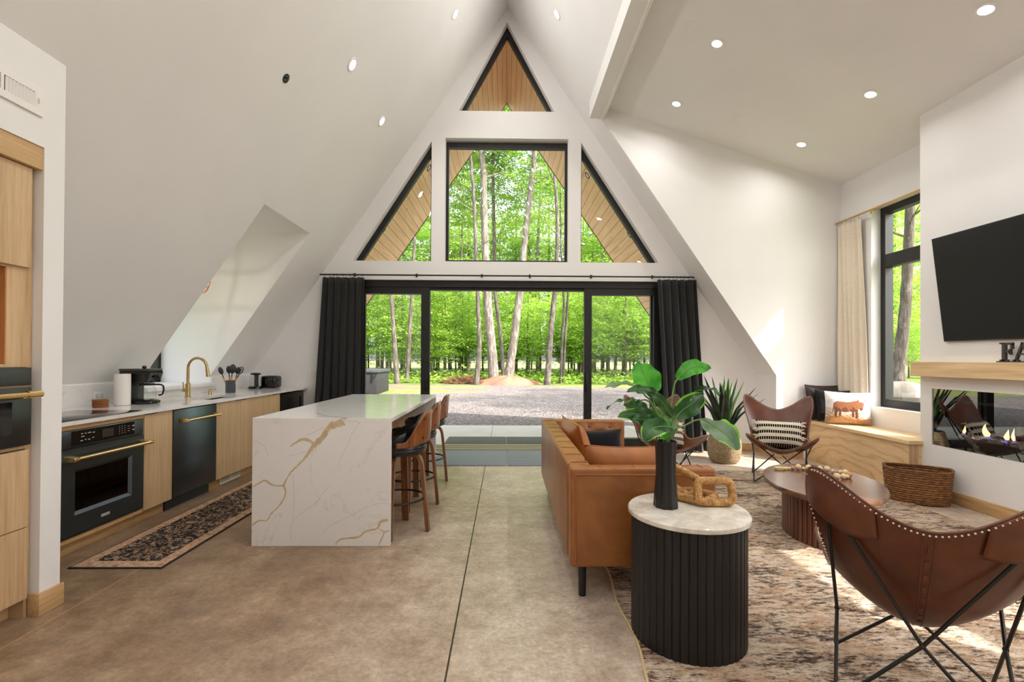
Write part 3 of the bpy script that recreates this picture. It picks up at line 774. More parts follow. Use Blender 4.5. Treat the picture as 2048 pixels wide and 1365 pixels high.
base_cabinet(4.815, 5.758, [(4.817, 5.261), (5.264, 5.757)], 'wide two-door oak base cabinet under the sink', tabs=[(5.16, 5.26), (5.27, 5.37)], top=.70)
base_cabinet(5.76, 6.165, [(5.76, 6.165)], 'oak base cabinet with one door beside the beverage fridge', tabs=[(5.98, 6.1)])
t = thing('toe_kick_vent', 'white louvred vent in the toe kick below the sink cabinet', 'vent', (-2.97, 5.2, .0))
b = MB(); b.panel([(5.0, .012), (5.38, .012), (5.38, .1), (5.0, .1)], [[(5.02, .03), (5.185, .03), (5.185, .09), (5.02, .09)], [(5.2, .03), (5.365, .03), (5.365, .09), (5.2, .09)]], lambda y, z, w: (-2.974 + w, y, z), 0, .008); b.build('frame', MAT['white'], t, smooth=False)
for i in range(4):
    b = MB(); b.box((-2.9735, 5.015, .036 + i * .014), (-2.969, 5.37, .042 + i * .014)); b.build('louvre', MAT['maple'], t, smooth=False)

# worktop with sink cut-out, backsplash
b = MB()
b.panel([(-3.645, 2.63), (-2.872, 2.63), (-2.872, 6.94), (-3.645, 6.94)], [[(-3.245, 4.87), (-2.975, 4.87), (-2.975, 5.46), (-3.245, 5.46)]], lambda x, y, w: (x, y, .889 + w), 0, .026)
tag(b.build('countertop', MAT['quartz'], smooth=False), 'long white quartz countertop along the left wall', 'countertop')
b = MB(); b.mi = 0
b.panel([(2.63, .9155), (6.94, .9155), (6.94, 1.10), (5.95, 1.10), (5.95, 1.03), (4.84, 1.03), (4.84, 1.10), (2.63, 1.10)], [], lambda y, z, w: (-3.664 + w, y, z), 0, .019)
def ribbon(b, pts, ws, mp, w, n=5, jag=.25, seed=1):
    rnd = random.Random(seed)
    P = smoothcurve([(p[0], p[1], 0) for p in pts], n); k = len(P)
    vs = []
    for i, p in enumerate(P):
        tt = i / (k - 1) * (len(ws) - 1); j = min(int(tt), len(ws) - 2); wd = ws[j] + (ws[j + 1] - ws[j]) * (tt - j)
        d = (P[min(i + 1, k - 1)] - P[max(i - 1, 0)]).normalized(); nn = V((-d.y, d.x, 0))
        a = p + nn * wd * (.5 + rnd.uniform(-jag, jag) * .5); c = p - nn * wd * (.5 + rnd.uniform(-jag, jag) * .5)
        vs.append((b._v(mp(a.x, a.y, w)), b._v(mp(c.x, c.y, w))))
    for (a, c), (e, f) in zip(vs, vs[1:]):
        q = b.bm.faces.new((a, c, f, e)); q.material_index = b.mi
b.mi = 1
bs = lambda y, z, w: (-3.664 + w, y, z)
ribbon(b, [(3.3, 1.0), (3.45, 1.05), (3.6, 1.08), (3.66, 1.1)], [.012, .02, .012, .006], bs, .0193)
ribbon(b, [(4.62, .93), (4.68, .98), (4.72, 1.03)], [.008, .012, .008], bs, .0193); ribbon(b, [(3.9, .92), (3.93, 1.0), (4.0, 1.06)], [.004, .006, .004], bs, .0193)
tag(b.build('backsplash', [MAT['quartz'], MAT['vein']], smooth=False, weld=False), 'low white quartz backsplash behind the countertop', 'backsplash')
b = MB(); b.box((-3.42, 3.02, .9152), (-2.90, 3.835, .920), .002); tag(b.build('cooktop', MAT['glassblack']), 'flat black glass cooktop set in the countertop', 'cooktop')
# sink
t = thing('sink', 'black undermount sink in the countertop', 'sink', (-3.11, 5.165, .7))
b = MB(); b.panel([(-3.255, 4.86), (-2.965, 4.86), (-2.965, 5.47), (-3.255, 5.47)], [[(-3.24, 4.875), (-2.98, 4.875), (-2.98, 5.455), (-3.24, 5.455)]], lambda x, y, w: (x, y, .72 + w), 0, .168); b.box((-3.255, 4.86, .71), (-2.965, 5.47, .722)); b.build('basin', MAT['blackgloss'], t, smooth=False)
b = MB(); b.lathe([(1e-6, .725), (.04, .725), (.045, .722)], (-3.11, 5.16, 0), 20); b.build('drain', MAT['steel'], t)
# faucet
fx, fyy = -3.40, 5.138
t = thing('faucet', 'tall arched brass kitchen faucet behind the sink', 'faucet', (fx, fyy, .915))
b = MB(); b.lathe([(.03, .915), (.03, .922), (.024, .93), (.024, 1.06), (.017, 1.066)], (fx, fyy, 0), 20)
arc = [(fx, fyy, 1.05), (fx, fyy, 1.2)] + [(fx + .1 - .1 * math.cos(a * PI / 12), fyy, 1.235 + .1 * math.sin(a * PI / 12)) for a in range(0, 13)]
arc.append((fx + .205, fyy, 1.215)); b.tube(arc, .0145, 12); b.build('body', MAT['brass'], t)
b = MB(); b.tube([(fx + .203, fyy, 1.222), (fx + .212, fyy, 1.17), (fx + .214, fyy, 1.135)], [.017, .019, .021], 14); b.build('spray_head', MAT['brass'], t)
b = MB(); b.cyl((fx, fyy - .02, .99), (fx, fyy - .07, .995), .017); b.tube([(fx, fyy - .062, .99), (fx - .005, fyy - .067, 1.08)], .006, 8); b.build('lever', MAT['brass'], t)
t = thing('soap_dispenser', 'short brass soap dispenser by the sink', 'soap dispenser', (-3.40, 5.52, .915))
b = MB(); b.lathe([(.02, .915), (.02, .92), (.017, .925), (.017, .955), (.008, .958), (.008, .97)], (-3.40, 5.52, 0), 18); b.build('base', MAT['brass'], t)
b = MB(); b.tube([(-3.41, 5.52, .972), (-3.33, 5.52, .974)], .006, 8); b.build('spout', MAT['brass'], t)

# ---------------------------------------------------------------- appliances
ST, GOLD = MAT['steel'], MAT['gold']
def bar_handle(t, p0, p1, stand, r=.012, name='handle'):
    """brass bar between two wedge posts, axis along y or z; stand = offset to the face in x"""
    b = MB(); p0, p1 = V(p0), V(p1); ax = (p1 - p0).normalized()
    b.tube([p0, p1], r, 14)
    for p, s in ((p0, 1), (p1, -1)):
        q = p + ax * s * .03
        o1 = ax * .032; up = V((0, 0, 1)) if abs(ax.z) < .5 else V((0, 1, 0))
        b.hexa([p - o1 * .3 * s - up * .02 + V((-stand, 0, 0)), q + o1 * .5 * s - up * .02 + V((-stand, 0, 0)), q + o1 * .5 * s + up * .02 + V((-stand, 0, 0)), p - o1 * .3 * s + up * .02 + V((-stand, 0, 0)),
                p - o1 * .25 * s - up * .013 + V((.012, 0, 0)), q - up * .013 + V((.012, 0, 0)), q + up * .013 + V((.012, 0, 0)), p - o1 * .25 * s + up * .013 + V((.012, 0, 0))], .002, 1)
    return b.build(name, GOLD, t)
y0, y1 = 3.118, 3.85; X0 = -2.897
t = thing('oven', 'black stainless built-in oven with a brass bar handle', 'oven', (X0, (y0 + y1) / 2, .13))
b = MB(); b.box((-3.5, y0 + .02, .135), (X0 - .02, y1 - .02, .85)); b.build('body', MAT['black'], t, smooth=False)
b = MB(); b.box((X0 - .02, y0, .735), (X0, y1, .85), .003); pnl = b.build('control_panel', ST, t)
b = MB(); b.box((X0, y0 + .10, .745), (X0 + .002, y1 - .095, .843)); b.build('control_glass', MAT['blackgloss'], pnl, smooth=False)
b = MB(); b.box((X0 + .002, 3.46, .765), (X0 + .003, 3.56, .822)); b.build('display', plain('oven_display', lin(58, 54, 48), .2), pnl, smooth=False)
LEG = plain('panel_legend', lin(170, 170, 168), .6)
b = MB()
for i, yy in enumerate((3.61, 3.635, 3.66)):
    for j in range(4): b.box((X0 + .002, yy, .768 + j * .017), (X0 + .0028, yy + .006, .773 + j * .017))
for j in range(3): b.box((X0 + .002, 3.69, .776 + j * .018), (X0 + .0028, 3.712, .779 + j * .018))
for j in range(2): b.box((X0 + .002, 3.735, .776 + j * .03), (X0 + .0028, 3.755, .786 + j * .03))
for yy, zz, w_ in ((3.29, .815, .014), (3.318, .815, .012), (3.342, .815, .026), (3.38, .812, .018), (3.29, .795, .026), (3.285, .768, .02), (3.318, .772, .014), (3.345, .768, .016), (3.378, .776, .014)):
    b.box((X0 + .002, yy, zz), (X0 + .0028, yy + w_, zz + .006))
b.build('legend_markings', LEG, pnl, smooth=False)
b = MB(); g0, g1, h0, h1 = y0 + .125, y1 - .115, .275, .585
b.panel([(y0, .15), (y1, .15), (y1, .728), (y0, .728)], [[(g0, h0), (g1, h0), (g1, h1), (g0, h1)]], lambda y, z, w: (X0 - .03 + w, y, z), 0, .034); dr = b.build('door', ST, t, smooth=False)
b = MB(); iy0, iy1, iz0, iz1 = g0 + .022, g1 - .02, h0 + .022, h1 - .02
for A, B in (((g0, h0), (g1, h0)), ((g1, h0), (g1, h1)), ((g1, h1), (g0, h1)), ((g0, h1), (g0, h0))):
    ins = lambda p: (iy0 if p[0] == g0 else iy1, iz0 if p[1] == h0 else iz1)
    a2, b2 = ins(A), ins(B); b.face([(X0 + .004, A[0], A[1]), (X0 + .004, B[0], B[1]), (X0 - .012, b2[0], b2[1]), (X0 - .012, a2[0], a2[1])])
b.build('window_bevel', ST, dr, smooth=False)
b = MB(); b.box((X0 - .014, iy0 - .003, iz0 - .003), (X0 - .012, iy1 + .003, iz1 + .003)); b.build('window_glass', pane_mat('oven_pane', (.22, .2, .18, 1)), dr, smooth=False)
b = MB()
for z in (.36, .385): 
    for k in range(5): b.cyl((X0 - .05 - k * .07, g0 + .03, z), (X0 - .05 - k * .07, g1 - .03, z), .0025, n=6)
b.build('rack', plain('chrome', lin(200, 204, 206), .15, metal=1), t)
b = MB(); b.box((-3.4, g0, .30), (-3.39, g1, .56)); b.build('oven_back', plain('enamel', lin(60, 58, 56), .4), t, smooth=False)
b = MB(); b.box((X0 + .0035, 3.455, .195), (X0 + .006, 3.53, .215), .001, 1); b.build('badge', LEG, dr)
b = MB(); b.box((X0 - .01, y0, .138), (X0 + .002, y1, .146)); b.build('lower_trim', MAT['steel'], t, smooth=False)
bar_handle(t, (X0 + .065, 3.17, .665), (X0 + .065, 3.86, .665), .062, .013)
# dishwasher
y0, y1 = 4.196, 4.81; X0 = -2.893
t = thing('dishwasher', 'black stainless dishwasher with a brass bar handle', 'dishwasher', (X0, 4.5, 0))
b = MB(); b.box((-3.5, y0 + .01, .1), (X0 - .03, y1 - .01, .87)); b.build('tub', MAT['black'], t, smooth=False)
b = MB(); b.box((X0 - .03, y0, .115), (X0, y1, .878), .003); b.build('door', ST, t)
b = MB(); b.box((-3.0, y0, .0), (-2.965, y1, .11)); b.build('toe_panel', MAT['black'], t, smooth=False)
bar_handle(t, (X0 + .06, 4.27, .78), (X0 + .06, 4.79, .78), .058, .012)
# beverage fridge
y0, y1 = 6.172, 6.865; X0 = -2.895
t = thing('beverage_fridge', 'black glass-door beverage fridge at the end of the counter', 'fridge', (X0, 6.5, 0))
b = MB(); b.box((-3.5, y0 + .005, .05), (X0 - .04, y1 - .005, .868)); b.box((-3.45, y0 + .01, .0), (X0 - .07, y1 - .01, .05)); b.build('body', MAT['black'], t, smooth=False)
b = MB(); b.panel([(y0, .09), (y1, .09), (y1, .866), (y0, .866)], [[(y0 + .19, .16), (y1 - .07, .16), (y1 - .07, .80), (y0 + .19, .80)]], lambda y, z, w: (X0 - .035 + w, y, z), 0, .035); dr = b.build('door', plain('fridge_door', lin(60, 54, 48), .3, metal=.6), t, smooth=False)
b = MB(); b.box((X0 - .02, y0 + .18, .15), (X0 - .014, y1 - .06, .81)); b.build('door_glass', MAT['glassblack'], dr, smooth=False)
b = MB(); p = (X0 + .05, y0 + .10); b.tube([(X0, p[1], .76), (p[0], p[1], .76), (p[0], p[1], .22), (X0, p[1], .22)], .011, 8, flat=(.02, .024)); b.build('handle', GOLD, dr)
# tall cabinet with the wall oven
t = thing('tall_cabinet', 'tall oak cabinet holding the wall oven at the left edge', 'cabinet', (-2.75, 2.05, 0))
b = MB(); X1 = -2.472
b.box((-3.1, 1.63, .1), (-2.8, 2.512, 2.34)); b.box((-2.8, 2.487, 0), (X1, 2.512, 2.34)); b.box((-2.8, 1.63, .1), (X1, 1.655, 2.34))
for z in (.88, 1.30, 1.80, 2.32): b.box((-2.8, 1.655, z - .008), (X1, 2.487, z + .008))
b.box((-2.80, 2.385, 1.308), (X1, 2.487, 1.792)); b.box((-2.8, 1.655, 1.308), (X1, 1.75, 1.792)); b.build('body', OAK, t, smooth=False)
b = MB(); b.box((-2.799, 1.752, 1.31), (-2.79, 2.383, 1.79)); b.box((-2.79, 2.378, 1.31), (X1, 2.3845, 1.79)); b.box((-2.79, 1.751, 1.31), (X1, 1.757, 1.79)); b.build('open_niche', MAT['oak_in'], t, smooth=False)
b = MB()
for zz in (1.35, 1.45, 1.55, 1.65, 1.75):
    for xx in (-2.52, -2.72): b.cyl((xx, 2.3775, zz), (xx, 2.379, zz), .004, n=8)
b.build('shelf_pin_hole', MAT['black'], t)
for a, c in ((1.66, 2.07), (2.073, 2.484)):
    b = MB(); b.box((X1, a, 1.803), (-2.45, c, 2.318), .0015, 1); b.build('door', OAK, t)
for z0, z1 in ((.105, .468), (.473, .868)):
    b = MB(); b.box((X1, 1.66, z0), (-2.45, 2.484, z1), .0015, 1); b.build('drawer', OAK, t)
b = MB(); b.box((-2.8, 1.63, 0), (-2.55, 2.487, .1)); b.build('toe_kick', OAKY, t, smooth=False)
b = MB(); b.box((-2.5, 1.6, 2.322), (-2.425, 2.556, 2.445), .002); b.build('cornice', OAKY, t)
t = thing('wall_oven', 'black built-in wall oven with a thick brass handle in the tall cabinet', 'oven', (-2.46, 2.07, .89))
b = MB(); b.box((-2.8, 1.67, .892), (-2.46, 2.475, 1.288)); b.build('body', MAT['black'], t, smooth=False)
b = MB(); b.box((-2.46, 1.665, 1.2), (-2.44, 2.482, 1.29), .002); b.build('control_panel', plain('black_satin', lin(34, 32, 32), .3, bstr=.1, bs=300), t)
b = MB(); b.box((-2.46, 1.665, .895), (-2.438, 2.482, 1.19), .002); dr = b.build('door', plain('black_satin_door', lin(30, 28, 28), .28, bstr=.1, bs=300), t)
b = MB(); b.box((-2.4385, 1.77, .96), (-2.437, 2.385, 1.12)); b.build('door_glass', MAT['glassblack'], dr, smooth=False)
b = MB(); b.box((-2.4595, 1.665, 1.1895), (-2.436, 2.482, 1.2)); b.build('trim_strip', plain('warm_metal', lin(150, 128, 104), .3, metal=.8), t, smooth=False)
b = MB(); b.tube([(-2.385, 1.7, 1.155), (-2.385, 2.42, 1.155)], .0135, 14); b.tube([(-2.385, 2.42, 1.155), (-2.385, 2.475, 1.155)], .018, 14); b.tube([(-2.385, 2.405, 1.155), (-2.385, 2.42, 1.155)], .0185, 14); b.cyl((-2.44, 2.40, 1.145), (-2.392, 2.40, 1.15), .013); b.build('handle', GOLD, dr)

# ---------------------------------------------------------------- counter-top things
t = thing('paper_towel_roll', 'white paper towel roll standing on the counter', 'paper towels', (-3.40, 4.27, .915))
b = MB(); b.lathe([(.02, .917), (.058, .917), (.06, .925), (.06, 1.185), (.058, 1.193), (.02, 1.193)], (-3.40, 4.27, 0), 28); b.build('roll', MAT['paper'], t)
for k in range(6):
    cx, cy = -3.44 + .003 * math.sin(k * 2.3), 4.09 + .003 * math.cos(k * 3.1); z = .9155 + k * .0112
    b = MB(); b.lathe([(1e-6, z), (.052, z), (.056, z + .003), (.056, z + .008), (.053, z + .0108), (1e-6, z + .0108)], (cx, cy, 0), 24)
    nm = ['lowest', 'second from the bottom', 'third from the bottom', 'third from the top', 'second from the top', 'topmost'][k]
    tag(b.build('coaster', MAT['cork']), 'round brown coaster, %s in the stack by the outlet' % nm, 'coaster', 'stacked round coasters')
t = thing('wall_outlet', 'white double outlet in the backsplash behind the paper towels', 'outlet', (-3.644, 4.33, .99))
b = MB(); b.box((-3.6445, 4.255, .955), (-3.638, 4.375, 1.032), .003); b.build('plate', MAT['white'], t)
b = MB()
for y in (4.29, 4.34): b.box((-3.638, y - .018, .972), (-3.6365, y + .018, 1.015), .001, 1)
b.build('socket', MAT['maple'], t)
b = MB()
for y in (4.29, 4.34):
    for zz in (.982, 1.004): b.box((-3.6366, y - .008, zz - .003), (-3.636, y - .004, zz + .003)); b.box((-3.6366, y + .004, zz - .003), (-3.636, y + .008, zz + .003))
b.build('slot', MAT['black'], t, smooth=False)
# coffee maker
cx0, cy = -3.50, 4.43
t = thing('coffee_maker', 'black drip coffee maker with a glass carafe on the counter', 'coffee maker', (-3.36, cy, .915))
b = MB(); b.box((cx0, cy - .085, .918), (cx0 + .115, cy + .085, 1.22), .018, 3); b.build('water_tank', plain('coffee_plastic', lin(26, 25, 25), .35), t)
b = MB()
b.prism([(cx0 + .1, 1.22), (cx0 + .27, 1.235), (cx0 + .285, 1.2), (cx0 + .255, 1.115), (cx0 + .1, 1.11)], lambda x, z, w: (x, w, z), cy - .08, cy + .08); b.build('brew_head', MAT['blackgloss'], t)
b = MB(); b.box((cx0, cy - .085, 1.216), (cx0 + .28, cy + .085, 1.237), .008, 2); b.build('lid', plain('coffee_lid', lin(70, 66, 62), .3), t)
b = MB(); b.lathe([(.09, .918), (.1, .925), (.1, .945), (.08, .955), (1e-6, .955)], (cx0 + .2, cy, 0), 28); b.box((cx0 + .1, cy - .085, .918), (cx0 + .2, cy + .085, .95), .006); b.build('warming_base', MAT['blackgloss'], t)
ccx = cx0 + .195
b = MB(); b.lathe([(.05, .957), (.068, .965), (.074, 1.0), (.07, 1.05), (.054, 1.085)], (ccx, cy, 0), 28); car = b.build('carafe', MAT['clear'], t)
b = MB(); b.lathe([(.055, 1.083), (.058, 1.09), (.056, 1.103), (1e-6, 1.108)], (ccx, cy, 0), 24); b.build('carafe_lid', MAT['blackgloss'], car)
b = MB(); b.tube(smoothcurve([(ccx + .045, cy + .03, 1.09), (ccx + .1, cy + .05, 1.085), (ccx + .115, cy + .055, 1.05), (ccx + .105, cy + .05, 1.0), (ccx + .08, cy + .035, .99)], 5), .008, 8); b.build('carafe_handle', MAT['blackgloss'], car)
b = MB(); b.lathe([(1e-6, 0), (.014, .003), (.019, .014), (.014, .026), (1e-6, .03)], (cx0 + .17, cy, 1.236), 16); b.build('lid_knob', MAT['blackgloss'], t)
b = MB(); b.cyl((cx0 + .283, cy, 1.17), (cx0 + .272, cy, 1.165), .028, n=18); b.build('dial', MAT['blackgloss'], t)
# utensil crock and utensils
ux, uy = -3.33, 5.81
t = thing('utensil_crock', 'dark grey utensil crock on the counter', 'crock', (ux, uy, .915))
b = MB(); b.lathe([(.053, .9155), (.054, .92), (.054, 1.065), (.049, 1.065), (.049, .93), (1e-6, .928)], (ux, uy, 0), 28); b.build('crock_body', MAT['slate'], t)
uts = [('spoon', -.035, -.02, -.36, 'black slotted spoon leaning farthest left in the crock'), ('spoon', -.015, .02, -.12, 'tall black spoon second from the left in the crock'),
       ('spatula', .01, -.015, .10, 'broad black turner standing in the middle of the crock'), ('ladle', .03, .015, .26, 'black spoon right of the broad turner in the crock'),
       ('whisk', .038, -.01, .42, 'black looped whisk leaning farthest right in the crock')]
for kind, dx, dy, ang, lb in uts:
    t = thing('cooking_utensil', lb, 'utensil', (ux + dx, uy + dy, .935), 'utensils in the crock')
    d = V((math.sin(ang) * .82, math.sin(ang) * .35, math.cos(ang))).normalized(); p0 = V((ux + dx * .4, uy + dy, .94))
    b = MB(); b.tube([p0, p0 + d * .165], .009, 8); b.build('handle', MAT['utenwood'], t)
    b = MB(); side = d.cross(V((.55, -.83, 0))).normalized(); nrm_ = side.cross(d)
    if kind == 'whisk':
        b.tube([p0 + d * .16, p0 + d * .2], .007, 8)
        for a in range(4):
            sd = side * math.cos(a * PI / 4) + nrm_ * math.sin(a * PI / 4)
            b.tube(smoothcurve([p0 + d * .2, p0 + d * .25 + sd * .026, p0 + d * .295 + sd * .02, p0 + d * .31, p0 + d * .295 - sd * .02, p0 + d * .25 - sd * .026, p0 + d * .2], 4), .0025, 5)
    else:
        wd = {'spoon': .026, 'spatula': .04, 'ladle': .032}[kind]; ln = {'spoon': .10, 'spatula': .12, 'ladle': .09}[kind]
        b.tube([p0 + d * .16, p0 + d * .22], .006, 8)
        def f(u, v, d=d, side=side, n_=nrm_, wd=wd, ln=ln, p0=p0):
            a = u * 2 * PI; r = math.sin(PI * v) ** .6
            return p0 + d * (.205 + ln * v) + side * math.cos(a) * wd * r + n_ * (math.sin(a) * .005 * r + .012 * math.sin(PI * v))
        b.grid(f, 14, 10, True)
    b.build('head', MAT['utensil'], t)
# press and toaster
px_, py_ = -3.42, 6.56
t = thing('coffee_press', 'clear cylindrical coffee press with a black domed top beside the toaster', 'coffee press', (px_, py_, .915))
b = MB(); b.lathe([(.088, .9155), (.092, .922), (.09, .945), (.08, .95), (1e-6, .95)], (px_, py_, 0), 28); b.build('base', MAT['blackgloss'], t)
b = MB(); b.lathe([(.078, .951), (.078, 1.09)], (px_, py_, 0), 28); b.build('glass_body', MAT['clear'], t)
b = MB(); b.lathe([(.026, .95), (.026, 1.1)], (px_ + .01, py_, 0), 16); b.build('column', MAT['blackgloss'], t)
b = MB(); b.lathe([(.06, 1.105), (.072, 1.112), (.055, 1.13), (1e-6, 1.138)], (px_, py_, 0), 26); b.lathe([(.03, 1.09), (.03, 1.11)], (px_ + .01, py_, 0), 16); b.build('lid', MAT['blackgloss'], t)
t = thing('toaster', 'small black toaster at the far end of the counter', 'toaster', (-3.29, 6.74, .915))
b = MB(); b.box((-3.40, 6.64, .918), (-3.20, 6.86, 1.085), .028, 4); b.build('body', MAT['blackgloss'], t)
b = MB(); b.box((-3.375, 6.70, 1.083), (-3.225, 6.725, 1.087)); b.box((-3.375, 6.77, 1.083), (-3.225, 6.795, 1.087)); b.build('slot', MAT['black'], t, smooth=False)
b = MB(); b.box((-3.202, 6.735, 1.02), (-3.185, 6.765, 1.035), .003); b.cyl((-3.202, 6.75, .95), (-3.19, 6.75, .95), .016); b.build('lever', MAT['rodblack'], t)
t = thing('light_switch', 'white double rocker light switch beside the left black curtain', 'light switch', (-2.79, 6.949, 1.07))
b = MB(); b.box((-2.845, 6.942, 1.068), (-2.728, 6.9495, 1.186), .003); b.build('plate', MAT['white'], t)
for x in (-2.81, -2.763):
    b = MB(); b.box((x - .016, 6.938, 1.094), (x + .016, 6.943, 1.16), .002); b.build('rocker', MAT['maple'], t)
# pendant in the dormer
cx, cy, cz = -3.43, 5.28, 2.2
t = thing('pendant_lamp', 'copper wire pendant lamp glowing in the dormer over the sink', 'pendant lamp', (cx, cy, cz))
b = MB()
for k in range(10):
    a = k * PI / 5; b.tube(smoothcurve([(cx + .03 * math.cos(a), cy + .03 * math.sin(a), cz + .15), (cx + .15 * math.cos(a + .2), cy + .15 * math.sin(a + .2), cz + .02), (cx + .11 * math.cos(a + .45), cy + .11 * math.sin(a + .45), cz - .12), (cx + .04 * math.cos(a + .6), cy + .04 * math.sin(a + .6), cz - .14)], 6), .0035, 5)
for r, z in ((.15, .02), (.13, -.07), (.1, .09)): b.tube([(cx + r * math.cos(a * PI / 12), cy + r * math.sin(a * PI / 12), cz + z) for a in range(24)], .0035, 5, closed=True)
b.build('cage', MAT['copper'], t)
b = MB(); b.cyl((cx, cy, cz + .14), (cx, cy, 2.9), .003, n=6); b.lathe([(.05, 2.88), (.05, 2.899)], (cx, cy, 0), 18); b.cyl((cx, cy, cz + .07), (cx, cy, cz + .15), .02); b.build('cord', MAT['rodblack'], t)
b = MB(); b.ball((cx, cy, cz + .03), .035, 14, 10); b.build('bulb', MAT['bulbwarm'], t)
L = bpy.data.lights.new('pendant_bulb', 'POINT'); L.energy = 4; L.color = (1, .9, .78); L.shadow_soft_size = .012
lo = bpy.data.objects.new('pendant_bulb', L); COL.objects.link(lo); lo.location = (cx, cy, cz - .03)

# ---------------------------------------------------------------- island
t = thing('kitchen_island', 'white quartz waterfall kitchen island with gold veins', 'kitchen island', (-1.31, 4.53, 0))
IX0, IX1, IY0, IY1 = -1.803, -.818, 3.42, 5.655
isf = lambda px, py: (-1.803 + (480 + px / 3.9 - 503.2) / 277.2 * .985, .915 - (760 + py / 3.9 - 838) / 255 * .915)
b = MB(); b.box((IX0, IY0, .884), (IX1, IY1, .915), .0015, 1); b.mi = 1
mt = lambda x, y, w: (x, y, .915 + w)
b.mi = 2
ribbon(b, [(-1.13, 3.427), (-1.22, 3.48), (-1.32, 3.54), (-1.42, 3.66), (-1.52, 3.82)], [.045, .028, .02, .014, .006], mt, .0004, seed=5)
ribbon(b, [(-1.5, 4.9), (-1.4, 4.8), (-1.42, 4.7), (-1.3, 4.62)], [.012, .03, .02, .008], mt, .0004); ribbon(b, [(-1.2, 4.6), (-1.22, 4.75), (-1.12, 4.85)], [.01, .03, .01], mt, .0004, seed=7)
ribbon(b, [(-.95, 4.7), (-1.0, 4.3), (-.9, 3.9)], [.004, .006, .003], mt, .0004); ribbon(b, [(-1.7, 3.9), (-1.5, 4.1), (-1.3, 4.15)], [.004, .007, .003], mt, .0004)
b.build('top_slab', [MAT['quartz'], MAT['vein'], MAT['veingrey']], t, weld=False, angle=.3)
b = MB(); b.box((IX0, IY0, 0), (IX1, IY0 + .032, .884), .0015, 1); b.mi = 1
mf = lambda x, z, w: (x, IY0 - w, z); PXM = .00091
def vein(pts, ws, seed, w=.0004): ribbon(b, [isf(*p) for p in pts], [x * PXM for x in ws], mf, w, 5, .3, seed)
vein([(800, 330), (758, 352), (690, 370), (650, 440), (590, 500), (560, 530), (520, 590), (480, 640), (430, 690), (390, 730), (355, 790), (340, 830), (355, 880), (335, 940), (290, 1000), (240, 1050), (210, 1100), (150, 1100), (97, 1135)], [56, 56, 46, 40, 40, 30, 24, 16, 14, 12, 12, 14, 14, 12, 10, 8, 8, 10, 12], 11)
vein([(570, 500), (500, 470), (440, 490), (385, 525)], [22, 24, 18, 8], 12, .0003)
vein([(340, 830), (280, 830), (240, 820), (190, 790), (140, 815), (97, 835)], [12, 14, 12, 14, 10, 8], 13, .0003)
vein([(750, 1290), (755, 1265), (800, 1240), (870, 1235), (930, 1225), (980, 1185), (1070, 1160), (1095, 1110), (1155, 1095)], [8, 10, 12, 15, 17, 14, 14, 22, 22], 14)
vein([(1085, 1290), (1115, 1220), (1130, 1190), (1162, 1180)], [8, 10, 10, 8], 15); vein([(1130, 1190), (1085, 1165), (1060, 1160)], [8, 6, 4], 16, .0003)
b.mi = 2
for i, p in enumerate(([(930, 335), (870, 420), (830, 520), (780, 620), (770, 700)], [(1150, 960), (1000, 990), (850, 1070), (700, 1140), (650, 1190)], [(710, 820), (650, 880), (590, 960), (470, 1050), (400, 1130), (400, 1260)], [(650, 370), (560, 420), (505, 440)], [(110, 480), (180, 520), (215, 600)], [(410, 740), (420, 900), (410, 1090)], [(375, 600), (470, 575), (510, 560)], [(830, 330), (900, 330), (930, 350)])):
    vein(p, [3, 4, 3], 30 + i)
b.build('end_panel', [MAT['quartz'], MAT['vein'], MAT['veingrey']], t, weld=False, angle=.3)
b = MB(); b.box((IX0, IY1 - .032, 0), (IX1, IY1, .884), .0015, 1); b.build('end_panel', MAT['quartz'], t, angle=.3)
b = MB(); b.box((IX0 + .02, IY0 + .033, .1), (-1.2, IY1 - .033, .883)); b.box((IX0 + .09, IY0 + .033, 0), (-1.22, IY1 - .033, .1)); b.build('body', MAT['oak'], t, smooth=False)

